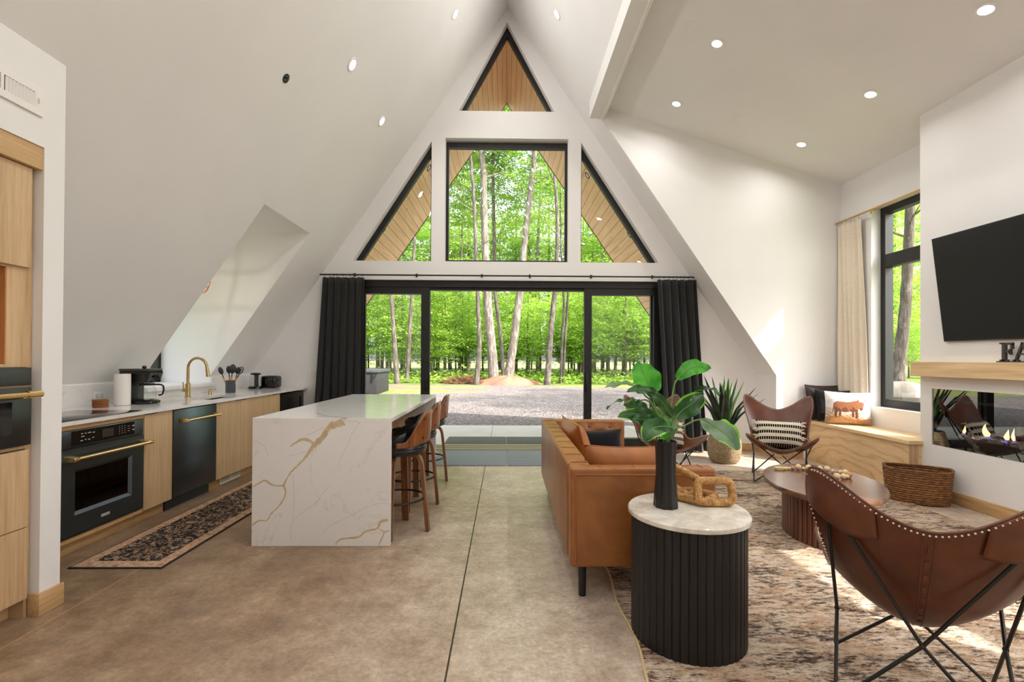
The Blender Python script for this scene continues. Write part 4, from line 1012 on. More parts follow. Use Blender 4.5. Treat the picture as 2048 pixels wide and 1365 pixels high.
# ---------------------------------------------------------------- bar stools
def make_stool(label):
    """local: seat faces -x, back towards +x"""
    t = thing('bar_stool', label, 'bar stool', (0, 0, 0), 'counter stools along the island')
    for a in range(4):
        c, s = math.cos(a * PI / 2), math.sin(a * PI / 2)
        pr = smoothcurve([(.03, 0, .592), (.11, 0, .594), (.155, 0, .582), (.178, 0, .545), (.19, 0, .48), (.215, 0, .25), (.238, 0, .0)], 5)
        b = MB(); b.tube([(p.x * c, p.x * s, p.z) for p in pr], 1, flat=(.027, .054), up=(-c * .9, -s * .9, .1) if False else (c, s, .3)); b.build('leg', MAT['walnut_leg'], t)
    b = MB(); b.tube([(.207 * math.cos(a * PI / 20), .207 * math.sin(a * PI / 20), .26) for a in range(40)], .0085, 8, closed=True); b.build('foot_ring', MAT['rodblack'], t)
    b = MB(); b.lathe([(1e-6, .598), (.1, .598), (.1, .612), (1e-6, .612)], n=24); b.build('swivel_plate', MAT['rodblack'], t)
    b = MB(); b.lathe([(1e-6, .612), (.19, .612), (.212, .622), (.222, .648), (.214, .676), (.18, .69), (.08, .692), (1e-6, .69)], n=36); cu = b.build('seat', MAT['blkleather'], t)
    b = MB(); b.tube([(.2205 * math.cos(a * PI / 24), .2205 * math.sin(a * PI / 24), .66) for a in range(48)], .004, 6, closed=True)
    for k in range(-3, 4):
        w_ = .19 ** 2 - (k * .05) ** 2
        if w_ > 0: b.tube([(x * w_ ** .5, k * .05, .6915) for x in (-1, -.5, 0, .5, 1)], .003, 5)
    b.build('piping', MAT['blkleather'], cu)
    # bentwood back shell
    def prof(a):  # a in [-1,1] around the back
        q_ = min(1, max(0, (abs(a) - .26) / .60)); q_ = q_ * q_ * (3 - 2 * q_); top = .945 - .225 * q_
        bot = .712 - .03 * min(1, abs(a) * 1.3)
        return bot, top
    def shell(r0, zin, u, v):
        a = u * 2 - 1; ph = a * math.radians(78); lo, hi = prof(a); lo += zin; hi -= zin
        z = lo + (hi - lo) * v; r = r0 + .022 * (z - .65) / .3
        return V((r * math.cos(ph) , r * 1.02 * math.sin(ph), z))
    b = MB(); b.grid(lambda u, v: shell(.232, 0, u, v), 36, 8); o_ = b.build('back_shell', MAT['walnut'], t)
    md = o_.modifiers.new('t', 'SOLIDIFY'); md.thickness = .010; md.offset = 1
    b = MB(); b.grid(lambda u, v: shell(.224, .012, u, v), 36, 6); o_ = b.build('back_pad', MAT['blkleather'], t)
    md = o_.modifiers.new('t', 'SOLIDIFY'); md.thickness = .016; md.offset = -1
    # leather side wings closing shell to seat
    for sg in (-1, 1):
        def wing(u, v, sg=sg):
            ph = math.radians(58 + 82 * u) * sg; hi = .79 - .12 * u; lo = .63
            z = lo + (hi - lo) * v
            return V((.200 * math.cos(ph), .200 * math.sin(ph), z))
        b = MB(); b.grid(wing, 14, 5); o_ = b.build('side_wing', MAT['blkleather'], t)
        md = o_.modifiers.new('t', 'SOLIDIFY'); md.thickness = .014; md.offset = 0
    b = MB()
    for a in (-.34, .34):
        for v in (.2, .8):
            p = shell(.244, 0, .5 + a / 2, v); q = shell(.247, 0, .5 + a / 2, v); b.cyl(p, q, .008, n=10)
    b.build('bolt', MAT['rodblack'], t)
    return t
labs = ['walnut-backed bar stool at the island, nearest the camera', 'walnut-backed bar stool in the middle of the island row', 'walnut-backed bar stool at the island, nearest the glass door']
st0 = make_stool(labs[0])
for i, (x, y, rz) in enumerate(((-.835, 3.735, -.05), (-.855, 4.40, .02), (-.875, 5.22, .08))):
    o = st0 if i == 0 else copy_tree(st0); o['label'] = labs[i]; place(o, x, y, 0, rz)

# ---------------------------------------------------------------- runner rug, door mats
t = thing('runner_rug', 'narrow black and tan runner rug in front of the kitchen cabinets', 'rug', (-2.47, 4.5, 0))
RX0, RX1, RY0, RY1 = -2.765, -2.175, 3.055, 5.95
b = MB(); b.box((RX0, RY0, .001), (RX1, RY1, .008)); b.build('binding', MAT['runner_e'], t, smooth=False)
b = MB(); b.panel([(RX0 + .012, RY0 + .012), (RX1 - .012, RY0 + .012), (RX1 - .012, RY1 - .012), (RX0 + .012, RY1 - .012)], [[(RX0 + .085, RY0 + .1), (RX1 - .085, RY0 + .1), (RX1 - .085, RY1 - .1), (RX0 + .085, RY1 - .1)]], lambda x, y, w: (x, y, .0075 + w), 0, .002); b.build('border', MAT['runner_b'], t, smooth=False)
b = MB(); b.box((RX0 + .085, RY0 + .1, .0075), (RX1 - .085, RY1 - .1, .0093)); b.build('field', MAT['runner'], t, smooth=False)
for x0, x1, y0, y1, mm, lb in ((-.93, .028, 5.955, 6.90, 'mat_in', 'grey rubber mat just inside the door, left of the pair'), (.036, 1.0, 5.955, 6.90, 'mat_in', 'grey rubber mat just inside the door, beside the sofa'),
                            (-.95, .02, 7.42, 8.1, 'mat_out', 'dark rubber mat outside the threshold, left of the pair'), (.03, 1.0, 7.42, 8.1, 'mat_out', 'dark rubber mat outside the threshold, right of the pair')):
    b = MB(); b.box((x0, y0, .001), (x1, y1, .013), .003); tag(b.build('door_mat', MAT[mm]), lb, 'door mat', 'rubber door mats')
# ================================================================ living room
def pillow(b, M_, w, h, t, n=18, pinch=.07, mats=None):
    """soft cushion: width along local x, height along z, thickness y; gives uv"""
    uvl = b.bm.loops.layers.uv.get('uv') or b.bm.loops.layers.uv.new('uv')
    def P(u, v, s):
        e = max(0, (1 - abs(u) ** 3.2) * (1 - abs(v) ** 3.2)) ** .62
        x = w / 2 * u * (1 - pinch * (1 - v * v)); z = h / 2 * v * (1 - pinch * (1 - u * u))
        return V((x, s * t / 2 * e, z))
    nu = n; nv = max(6, int(n * h / w))
    if mats: nu, nv = mats[0], mats[1]
    for s in (-1, 1):
        vs = [[b._v(M_ @ P(i / nu * 2 - 1, j / nv * 2 - 1, s)) for j in range(nv + 1)] for i in range(nu + 1)]
        for i in range(nu):
            for j in range(nv):
                f = b.bm.faces.new((vs[i][j], vs[i + 1][j], vs[i + 1][j + 1], vs[i][j + 1]))
                for lp, (a, c) in zip(f.loops, ((i, j), (i + 1, j), (i + 1, j + 1), (i, j + 1))): lp[uvl].uv = (a / nu, c / nv)
                f.material_index = mats[2]((i + .5) / nu, (j + .5) / nv, s) if mats else b.mi
    return P
def frame_m(loc, xdir, zdir):
    """matrix whose x axis = xdir, z axis ~ zdir"""
    x = V(xdir).normalized(); z = V(zdir); z = (z - x * z.dot(x)).normalized(); y = z.cross(x)
    m = Matrix.Identity(4)
    for i, a in enumerate((x, y, z)):
        for j in range(3): m[j][i] = a[j]
    m.translation = V(loc); return m
def pil_edge(b, P, M_, r=.006, n=18):
    loop = [(-1 + 2 * i / n, -1) for i in range(n)] + [(1, -1 + 2 * i / n) for i in range(n)] + [(1 - 2 * i / n, 1) for i in range(n)] + [(-1, 1 - 2 * i / n) for i in range(n)]
    b.tube([M_ @ P(u, v, 1) for u, v in loop], r, 6, closed=True)

# big rug and its bound edge
t = thing('area_rug', 'large distressed beige and charcoal area rug under the seating', 'rug', (2.2, 3.4, 0))
rx0 = lambda y: .655 - .02 * math.sin(y * 2.3) * .6 - .055 * (3.05 - y) * (1 if y < 3.05 else 0)
b = MB(); yy = [1.0 + 4.70 * i / 40 for i in range(41)]
left = [(rx0(y) + .012 * math.sin(y * 9), y) for y in yy]
right = [(3.76 + .055 * (y - 3.0) / 1.4, y) for y in (5.70, 4.4, 1.0)]
b.prism(left + right, lambda x, y, w: (x, y, w), .001, .010); b.build('pile', MAT['rug'], t, smooth=False)
b = MB(); b.tube([(x, y, .007) for x, y in left], .0065, 6); b.tube([(x, y, .007) for x, y in right], .005, 6); b.tube([(left[-1][0], 5.70, .007), (right[0][0], 5.70, .007)], .005, 6); b.build('binding', MAT['rugedge'], t)

# ---------------------------------------------------------------- sofa
TAN = MAT['tan']
t = thing('sofa', 'tan leather tuxedo sofa with tufted arms on black legs', 'sofa', (.76, 3.68, 0))
sx0, sx1, sy0, sy1, sz0, sz1 = .362, 1.176, 2.62, 4.76, .195, .745
b = MB(); b.box((sx0, sy0 + .133, sz0), (sx0 + .135, sy1 - .133, sz1 - .001), .02, 4); bk = b.build('backrest', TAN, t)
b = MB()
for k in range(9):
    y = sy0 + .15 + k * .23; b.tube([(sx0 + .02, y, sz1 + .001), (sx0 + .07, y, sz1 + .003), (sx0 + .12, y, sz1 + .001)], .0025, 5)
b.tube([(sx0 + .008, sy0 + .14, sz1 - .009), (sx0 + .008, sy1 - .14, sz1 - .009)], .005, 6); b.build('piping', MAT['tanpil'], bk)
for y0, y1, far in ((sy0, sy0 + .135, False), (sy1 - .135, sy1, True)):
    b = MB()
    yi = y1 if not far else y0; yo = y0 if not far else y1; sgn = 1 if not far else -1
    # outer slab plus a gently padded inner face with tuft dimples
    b.box((sx0 + .003, yo, sz0), (sx1, yi - sgn * .03, sz1), .02, 4)
    nx_, nz_ = 40, 16
    tufts = [(.70 + .0, .688), (.83, .688), (1.033, .688), (.93, .60), (.73, .60), (1.12, .60), (.62, .688)]
    def pad(u, v, yi=yi, sgn=sgn):
        x = sx0 + .13 + (sx1 - .03 - sx0 - .13) * u; z = .42 + (sz1 - .022 - .42) * v
        d = min(1, (min(u, 1 - u) * 9)) * min(1, min(v + .15, 1 - v) * 6)
        h = .0 + .004 * d
        for tx, tz in tufts: h -= .022 * math.exp(-((x - tx) ** 2 + (z - tz) ** 2) / .0011)
        return V((x, yi - sgn * .03 + sgn * max(.001, .022 + h) * (d * .7 + .3), z))
    b.grid(pad, nx_, nz_); ar = b.build('armrest', TAN, t)
    b = MB()
    for tx, tz in tufts[:6]: b.ball((tx, yi - sgn * .018, tz), .011, 10, 6)
    b.build('button', MAT['tanpil'], ar)
    b = MB(); e = .012
    b.tube([(sx0 + .03, yo - sgn * .001, sz0 + .02), (sx0 + .03, yo - sgn * .001, sz1 - .036), (sx1 - .02, yo - sgn * .001, sz1 - .036), (sx1 - .004, yo - sgn * .001, sz1 - .05)], .0045, 6)
    for k in range(4): x = sx0 + .17 + k * .19; b.tube([(x, yo + sgn * .015, sz1 + .001), (x, yo + sgn * .06, sz1 + .002), (x, yi - sgn * .04, sz1 + .001)], .0022, 5)
    b.build('piping', MAT['tanpil'], ar)
b = MB(); b.box((sx0 + .12, sy0 + .1, sz0), (sx1 - .01, sy1 - .1, .30), .01, 2); b.build('seat_base', TAN, t)
for k in range(2):
    y0 = sy0 + .137 + k * .933; b = MB(); b.box((sx0 + .138, y0, .30), (sx1 + .005, y0 + .93, .435), .03, 4); b.build('seat_cushion', TAN, t)
for x in (.445, 1.08):
    for y in (2.715, 4.665):
        b = MB(); b.tube([(x, y, .001 if x < 1 else .011), (x, y, sz0 + .01)], [.021, .025], 20); b.build('leg', MAT['rodblack'], t)
# sofa pillows
def sofa_pillow(label, mat, loc, xd, zd, w, h, t_, pipe=True):
    r = thing('throw_pillow', label, 'pillow', loc)
    b = MB(); M_ = frame_m(loc, xd, zd); P = pillow(b, M_, w, h, t_, 22); b.build('cushion', mat, r)
    if pipe:
        b = MB(); pil_edge(b, P, M_, .0035); b.build('seam', mat, r)
    return r
sofa_pillow('tan leather pillow leaning on the near arm of the tan sofa', MAT['tanpil'], (.715, 2.88, .637), (1, .06, -.02), (.02, -.20, 1), .50, .40, .16)
sofa_pillow('tan leather pillow leaning along the back of the tan sofa', MAT['tanpil'], (.61, 4.02, .63), (.12, -1, -.03), (-.32, .0, 1), .54, .42, .17)
sofa_pillow('black velvet pillow by the far arm of the tan sofa', MAT['velvet'], (.90, 4.50, .535), (1, .05, .04), (0, .3, 1), .44, .28, .13, False)

# ---------------------------------------------------------------- butterfly chairs
def make_chair(label):
    """local: faces -y; folding steel frame and a stitched hide sling"""
    t = thing('butterfly_chair', label, 'chair', (0, 0, 0), 'leather butterfly chairs')
    hx, hy, z0 = .262, .225, .012
    J = {'s1': V((.256, 0, .278)), 's-1': V((-.256, 0, .278)), 'f': V((0, -.269, .233)), 'b': V((0, .197, .299))}
    cen = [(0, (-.285, .392)), (.22, (-.14, .318)), (.45, (.02, .298)), (.65, (.15, .40)), (.85, (.275, .60)), (1, (.356, .763))]
    edg = [(0, (.395, -.378, .635)), (.18, (.35, -.225, .54)), (.45, (.288, -.01, .47)), (.66, (.305, .13, .60)), (.84, (.372, .255, .85)), (1, (.43, .345, 1.105))]
    def sling(a, bb):
        # round the four lobes: the parameter square's corners are mapped onto arcs
        q = .52; A, B_ = abs(a), abs(bb)
        if A > 1 - q and B_ > 1 - q:
            u, v = (A - 1 + q) / q, (B_ - 1 + q) / q
            A, B_ = 1 - q + q * u * math.sqrt(1 - v * v / 2), 1 - q + q * v * math.sqrt(1 - u * u / 2)
        a2, b2 = math.copysign(A, a), math.copysign(B_, bb)
        tt = (b2 + 1) / 2; cy, cz = interp(cen, tt); ex, ey, ez = interp(edg, tt); k = A ** 1.75
        return V((a2 * ex, cy + (ey - cy) * k, cz + (ez - cz) * k))
    def nrm_at(a, c):
        e = .01; n = (sling(a + e, c) - sling(a - e, c)).cross(sling(a, c + e) - sling(a, c - e)); return n.normalized()
    TB = {s: sling(.76 * s, .80) - nrm_at(.76 * s, .80) * .013 for s in (1, -1)}; TF = {s: sling(.78 * s, -.80) - nrm_at(.78 * s, -.80) * .013 for s in (1, -1)}
    R = .0068
    def rod(pts):
        b = MB(); b.tube(pts, R, 8); b.build('frame_rod', MAT['rodblack'], t)
    for s in (1, -1):
        side = J['s%d' % s]
        def arch(T, a, c):
            da = (a - T).normalized(); dc = (c - T).normalized()
            up = -(da + dc).normalized()
            return [a, T + da * .10, T + da * .04 + up * .012, T + up * .02, T + dc * .04 + up * .012, T + dc * .10, c]
        rod(arch(TB[s], side, J['b'])); rod(arch(TF[s], side, J['f']))
        fb, ff = V((hx * s, hy, z0)), V((hx * s, -hy, z0))
        def foot(F, a, c):
            da = (a - F).normalized(); dc = (c - F).normalized()
            return [a] + smoothcurve([F + da * .05 + V((0, 0, .002)), F + da * .012, F + dc * .012, F + dc * .05], 3) + [c]
        rod(foot(fb, side, J['b'])); rod(foot(ff, side, J['f']))
    for pj in J.values():
        b = MB(); b.ball(pj, .0105, 8, 6); b.build('joint', MAT['rodblack'], t)
    b = MB(); b.grid(lambda u, v: sling(u * 2 - 1, v * 2 - 1), 40, 40); o = b.build('sling', MAT['saddle'], t, angle=1.5)
    md = o.modifiers.new('t', 'SOLIDIFY'); md.thickness = .005; md.offset = 0
    # back-side pockets at the four corners
    for sa in (-1, 1):
        for sb, lim in ((1, .66), (-1, .62)):
            def pk(u, v, sa=sa, sb=sb, lim=lim):
                a = sa * (.34 + .645 * u); c0 = lim + .12 * (1 - u) ** 2
                c = sb * (c0 + (.985 - c0) * v)
                puff = .026 * math.sin(PI * min(1, u * .96 + .02)) ** .6 * (1 - v ** 3) + .0045
                return sling(a, c) - nrm_at(a, c) * puff
            b = MB(); b.grid(pk, 16, 10); q = b.build('pocket', MAT['saddle_dark'], t, angle=1.5)
            md = q.modifiers.new('t', 'SOLIDIFY'); md.thickness = .004; md.offset = 0
    # whip-stitching round the edge, centre seam
    b = MB(); st = []
    m = 52
    for i in range(m): st.append((-.955 + 1.91 * i / m, -.965, .965))
    for i in range(m):
        w_ = -.955 + 1.91 * i / m
        for a, c in ((w_, -.968), (w_, .968), (-.968, w_), (.968, w_)):
            n = nrm_at(a, c); p = sling(a, c)
            for off in (.0032, -.0085): b.ball(p + n * off, .0036, 6, 4)
    b.build('stitching', MAT['stitch'], t)
    b = MB()
    for x in (-.012, .012): b.tube([sling(x / .3, c / 20 - 1 + .03) - nrm_at(0, c / 20 - .97) * .003 for c in range(0, 39)], .0022, 5)
    for k in range(8): 
        c = .12 + k * .1; b.tube([sling(.0, c) - nrm_at(0, c) * .004, sling(.0, c + .05) - nrm_at(0, c + .05) * .004], 1, flat=(.003, .012))
    b.build('centre_seam', MAT['saddle_dark'], t)
    rim = [(-.99 + 1.98 * i / 40, -.99) for i in range(40)] + [(.99, -.99 + 1.98 * i / 40) for i in range(40)] + [(.99 - 1.98 * i / 40, .99) for i in range(40)] + [(-.99, .99 - 1.98 * i / 40) for i in range(40)]
    b = MB(); b.tube([sling(a, c) for a, c in rim], .0048, 6, closed=True); b.build('edge_binding', MAT['saddle_dark'], t)
    return t
ch = make_chair('brown leather butterfly chair between the agave and the window bench')
KIDS.clear(); kids_of(ch)
ch2 = copy_tree(ch); ch2['label'] = 'brown leather butterfly chair behind the sofa, seen through the vase leaves'
ch3 = copy_tree(ch); ch3['label'] = 'brown leather butterfly chair with its back to the camera beside the black side table'
KIDS.clear()
CH = {'A': (3.061, 5.261, -.447), 'B': (1.78, 5.25, .2), 'C': (1.635, 1.875, 2.531)}
for o, k in ((ch, 'A'), (ch2, 'B'), (ch3, 'C')): place(o, CH[k][0], CH[k][1], .010 if k == 'C' else 0, CH[k][2])
def chair_pillow(k, label, dx=0, dz=0, roll=0):
    cx, cy, th = CH[k]; R_ = Matrix.Translation((cx, cy, 0)) @ Matrix.Rotation(th, 4, 'Z')
    loc = R_ @ V((dx, .06, .51 + dz)); xd = R_.to_3x3() @ V((1, 0, roll)); zd = R_.to_3x3() @ V((0, .42, 1))
    M_ = frame_m(loc, xd, zd); t = thing('striped_pillow', label, 'pillow', loc, 'striped pillows on the butterfly chairs')
    b = MB(); P = pillow(b, M_, .46, .32, .17, 30, .05); b.build('cushion', MAT['stripe'], t)
    b = MB(); rnd = random.Random(4)
    for s in (-1, 1):
        for i in range(20):
            v = -.93 + 1.86 * i / 19; 
            if (v * 4.3 / 2 + 2.15) % 1 < .33: continue
            p = P(s * .985, v, 1); q = p + V((s * rnd.uniform(.03, .055), rnd.uniform(-.02, .02), rnd.uniform(-.012, .02)))
            b.tube([M_ @ p, M_ @ ((p + q) / 2 + V((0, -.008, .004))), M_ @ q], [.007, .008, .004], 5)
    b.build('tassel', MAT['stitch'], t)
chair_pillow('A', 'black and cream striped pillow on the butterfly chair by the window bench')
chair_pillow('B', 'black and cream striped pillow on the butterfly chair behind the sofa', .03, .0, -.1)

# ---------------------------------------------------------------- side table, vase, rattan links
cx, cy = .90, 2.33
t = thing('side_table', 'round black fluted side table with a white marble top', 'side table', (cx, cy, 0))
nf = 46
flu = lambda a: 1 - .022 * (1 - abs(math.sin(a * nf / 2)) ** .16)
b = MB(); b.lathe([(.268, .011), (.268, .586)], (cx, cy, 0), nf * 8, rad=flu); b.build('fluted_drum', MAT['flute_black'], t, angle=.9)
b = MB(); b.lathe([(1e-6, .586), (.276, .586), (.2845, .591), (.2855, .598), (.2845, .609), (.279, .615), (1e-6, .615)], (cx, cy, 0), 72); b.build('top', MAT['marbletop'], t)
vx, vy = .803, 2.36
t = thing('vase', 'tall black ridged ceramic vase on the marble side table', 'vase', (vx, vy, .615))
vr = lambda a: 1 + .045 * math.cos(9 * a)
b = MB(); b.lathe([(1e-6, .6155), (.056, .6155), (.058, .62), (.055, .66), (.0505, .72), (.047, .78), (.047, .84), (.0495, .90), (.052, .943), (.046, .943), (.043, .90), (.042, .7), (1e-6, .69)], (vx, vy, 0), 90, rad=vr); b.build('vase_body', MAT['vasematte'], t)
LEAVES=[
([(0.733,2.360,1.177),(0.725,2.360,1.213),(0.709,2.370,1.257),(0.693,2.390,1.297),(0.684,2.420,1.332)],0.060,'G'),
([(0.858,2.360,1.249),(0.886,2.360,1.280),(0.934,2.390,1.305),(0.984,2.420,1.312),(1.035,2.460,1.310),(1.080,2.490,1.299)],0.033,'G'),
([(0.677,2.360,1.200),(0.617,2.300,1.227),(0.552,2.240,1.234),(0.491,2.200,1.225),(0.449,2.160,1.217)],0.015,'S'),
([(0.787,2.360,1.157),(0.730,2.320,1.185),(0.668,2.280,1.202),(0.615,2.240,1.206),(0.569,2.210,1.199)],0.019,'D'),
([(0.656,2.310,1.146),(0.606,2.260,1.159),(0.552,2.210,1.160),(0.499,2.160,1.151),(0.451,2.110,1.128)],0.005,'D'),
([(0.832,2.340,1.058),(0.792,2.300,1.100),(0.750,2.260,1.143),(0.712,2.240,1.175),(0.667,2.230,1.190)],0.022,'D'),
([(0.852,2.360,1.059),(0.883,2.360,1.090),(0.923,2.360,1.119),(0.972,2.380,1.147),(1.012,2.410,1.171)],0.045,'D'),
([(0.969,2.440,1.174),(0.999,2.410,1.195),(1.015,2.360,1.204),(1.021,2.300,1.200),(1.028,2.260,1.180)],0.019,'D'),
([(0.759,2.410,1.056),(0.710,2.360,1.086),(0.656,2.310,1.113),(0.603,2.260,1.126),(0.556,2.220,1.132)],0.028,'D'),
([(0.760,2.320,1.051),(0.698,2.260,1.076),(0.631,2.200,1.093),(0.561,2.140,1.100),(0.495,2.080,1.099)],0.026,'D'),
([(0.749,2.310,1.043),(0.688,2.240,1.059),(0.626,2.180,1.072),(0.571,2.140,1.079)],0.024,'D'),
([(0.814,2.320,1.015),(0.744,2.230,1.037),(0.681,2.160,1.038),(0.642,2.120,1.018),(0.621,2.110,0.985)],0.040,'D'),
([(0.974,2.310,1.058),(0.981,2.240,1.048),(0.996,2.180,1.029),(1.021,2.140,0.996),(1.048,2.120,0.943)],0.050,'S'),
([(0.808,2.400,0.944),(0.808,2.420,0.986),(0.791,2.440,1.035),(0.782,2.460,1.071),(0.773,2.480,1.107)],0.032,'S'),
([(0.814,2.330,0.958),(0.816,2.330,0.999),(0.835,2.350,1.033),(0.861,2.380,1.058)],0.025,'S'),
([(0.782,2.300,0.968),(0.751,2.260,0.999),(0.727,2.240,1.020),(0.709,2.230,1.035)],0.026,'G'),
([(0.796,2.320,0.956),(0.789,2.320,1.008),(0.784,2.340,1.048),(0.787,2.360,1.075)],0.022,'G'),
]
STEMS=[
[(0.804,2.360,0.946),(0.776,2.360,1.031),(0.743,2.360,1.126),(0.733,2.360,1.177)],
[(0.812,2.360,0.946),(0.815,2.360,1.031),(0.833,2.360,1.159),(0.844,2.360,1.221),(0.858,2.360,1.249)],
[(0.799,2.360,0.946),(0.751,2.360,1.068),(0.725,2.360,1.140),(0.697,2.360,1.168),(0.677,2.360,1.200)],
[(0.801,2.340,0.949),(0.825,2.330,0.999),(0.879,2.320,1.023),(0.925,2.310,1.049),(0.974,2.310,1.058)],
[(0.814,2.350,0.947),(0.821,2.350,0.996),(0.832,2.340,1.058)],
[(0.821,2.360,0.946),(0.835,2.360,1.002),(0.852,2.360,1.059)],
[(0.795,2.360,0.946),(0.784,2.360,1.013),(0.760,2.320,1.051)],
[(0.923,2.360,1.141),(0.951,2.400,1.160),(0.969,2.440,1.174)],
[(0.791,2.360,0.946),(0.771,2.390,1.027),(0.759,2.410,1.056)],
[(0.806,2.360,0.946),(0.737,2.340,1.106),(0.694,2.320,1.147),(0.656,2.310,1.146)],
]
AGAVE=[(2.587,6.150,1.135),(2.801,6.400,1.113),(3.002,6.450,1.126),(2.861,6.050,1.108),(3.124,6.350,1.097),(3.086,6.100,1.068),(3.342,6.300,0.973),(3.387,6.150,0.839),(2.516,6.350,1.020),(2.486,6.000,1.064),(2.728,6.000,1.059),(3.129,6.500,1.035),(3.483,6.450,0.903),(2.523,6.200,0.884)]

t = thing('banana_leaf_stems', 'broad green artificial leaves arranged in the black vase', 'plant', (vx, vy, .75))
lm = {'D': MAT['leafD'], 'G': MAT['leafG'], 'S': MAT['leafS']}
b = MB()
for s in STEMS: b.tube(smoothcurve(([(vx + (s[0][0] - vx) * .3, vy, .76)] if s[0][2] < 1 else []) + list(s), 5), .0042, 6)
b.build('stem', MAT['stem'], t)
for i, (pts, hw, mk) in enumerate(LEAVES):
    P = smoothcurve(pts, 6); k = len(P) - 1
    def leaf(u, v, P=P, k=k, hw=hw * 1.32, i=i, inset=1.0):
        f = u * k; j = min(int(f), k - 1); p = P[j].lerp(P[j + 1], f - j); d = (P[min(j + 1, k)] - P[max(j - 1, 0)]).normalized()
        face = V((.15 * math.sin(i * 2.1), -1, .30 + .25 * math.cos(i * 1.7))).normalized()
        if hw < .024: face = V((0, -.45, 1)).normalized()
        side = d.cross(face).normalized(); nn = side.cross(d)
        wv = hw * (math.sin(PI * min(1, u * .985 + .015)) ** .62) * (1 - .15 * u)
        w_ = v * 2 - 1
        return p + side * wv * w_ * inset + nn * (-.18 * wv * (1 - abs(w_)) + .007 * math.sin(u * 17 + i) * w_ * abs(w_) + .0015 * math.cos(u * 120) * abs(w_) * min(1, hw / .03))
    b = MB(); b.mi = 0; b.grid(leaf, 40, 10)
    for f in b.bm.faces: pass
    o = b.build('leaf', [lm[mk], MAT['leafedge']], t, angle=2)
    if mk != 'G' and hw > .024:
        me = o.data   # brighter margins on some of the leaves
        for pi, pl in enumerate(me.polygons):
            j = pi % 10; r_ = pi // 10
            if j in (0,) and (r_ > 8) or (j == 9 and r_ > 26): pl.material_index = 1
    b = MB(); b.tube([leaf(u / 20, .5) + V((0, -.001, .0008)) for u in range(20)], [.0028 * (1 - u / 24) for u in range(20)], 5); b.build('midrib', MAT['stem'], o)
# linked rattan loops
t = thing('rattan_chain_link', 'three wrapped rattan chain links lying on the marble side table', 'decoration', (1.03, 2.43, .615))
def link(M_, L_, W_, r):
    pts = []; rc = r * 1.5
    for sx_, sy_, a0 in ((1, -1, -90), (1, 1, 0), (-1, 1, 90), (-1, -1, 180)):
        for k in range(6):
            a = math.radians(a0 + k * 18); pts.append((sx_ * (L_ / 2 - rc) + rc * math.cos(a), sy_ * (W_ / 2 - rc) + rc * math.sin(a), 0))
    dense = []
    for i in range(len(pts)):
        p, q = V(pts[i]), V(pts[(i + 1) % len(pts)]); nseg = max(1, int((q - p).length / .0022))
        dense += [p.lerp(q, j / nseg) for j in range(nseg)]
    b = MB(); b.tube([M_ @ p for p in dense], [r * (1 + .05 * math.cos(i * 2 * PI / 3.5)) for i in range(len(dense))], 10, closed=True)
    b.build('link', MAT['rattan'], t, angle=1.2)
mk_ = lambda loc, rx, ry, rz: Matrix.Translation(loc) @ Matrix.Rotation(rz, 4, 'Z') @ Matrix.Rotation(ry, 4, 'Y') @ Matrix.Rotation(rx, 4, 'X')
link(mk_((1.055, 2.375, .686), 1.25, 0, -.02), .172, .105, .0205)
link(mk_((.985, 2.44, .646), .12, -.05, -.95), .172, .105, .0205)
link(mk_((.945, 2.525, .70), 1.0, .35, -.8), .165, .10, .0205)

# ---------------------------------------------------------------- coffee table and beads
ct, cyy, ca, cb, cr = 2.45, 3.65, .40, .60, -.4
t = thing('coffee_table', 'oval walnut coffee table with a fluted pedestal', 'coffee table', (ct, cyy, 0))
M_ = Matrix.Translation((ct, cyy, 0)) @ Matrix.Rotation(cr, 4, 'Z')
b = MB(); b.lathe([(1e-6, .376), (.955, .376), (.985, .384), (1, .40), (.997, .412), (.988, .42), (1e-6, .42)], n=96, sx=ca, sy=cb, m=M_); b.build('top', MAT['table_brown'], t)
nf2 = 52
b = MB(); b.lathe([(.66, .011), (.66, .376)], n=nf2 * 8, sx=ca, sy=cb * .98, m=M_, rad=lambda a: 1 - .03 * (1 - abs(math.sin(a * nf2 / 2)) ** .2)); b.build('fluted_pedestal', MAT['flute_brown'], t, angle=.9)
t = thing('bead_garland', 'wooden bead garland with a cream tassel on the coffee table', 'garland', (2.5, 3.9, .42))
path = smoothcurve([(2.39, 3.985, .42), (2.455, 3.985, .42), (2.53, 3.965, .42), (2.61, 3.95, .42), (2.69, 3.90, .42), (2.74, 3.80, .42), (2.70, 3.70, .42), (2.60, 3.67, .42), (2.52, 3.72, .42), (2.47, 3.79, .42), (2.50, 3.86, .42)], 24)
acc = 0; k = 0; sizes = [.012, .016, .024, .014, .024, .016, .022, .024, .013]; last = path[0]; need = .012
for p in path[1:]:
    acc += (p - last).length; last = p
    if acc >= need:
        r = sizes[k % len(sizes)]; b = MB(); b.ball((p.x, p.y, .4205 + r), r, 16, 10); b.build('bead', MAT['beadB'] if k % 4 == 1 else MAT['beadA'], t); k += 1
        need = acc + r + sizes[k % len(sizes)] + .001
b = MB(); rnd = random.Random(3)
for i in range(16):
    o1 = V((rnd.uniform(-.004, .004), rnd.uniform(-.012, .012), rnd.uniform(0, .012)))
    b.tube([V((2.385, 3.985, .432)) + o1 * .3, V((2.35, 3.985, .428)) + o1, V((2.285, 3.99, .4245)) + o1 * 1.3], .004, 5)
b.tube([(2.385, 3.985, .432), (2.36, 3.985, .431)], .013, 8); b.build('tassel', MAT['tassel'], t)

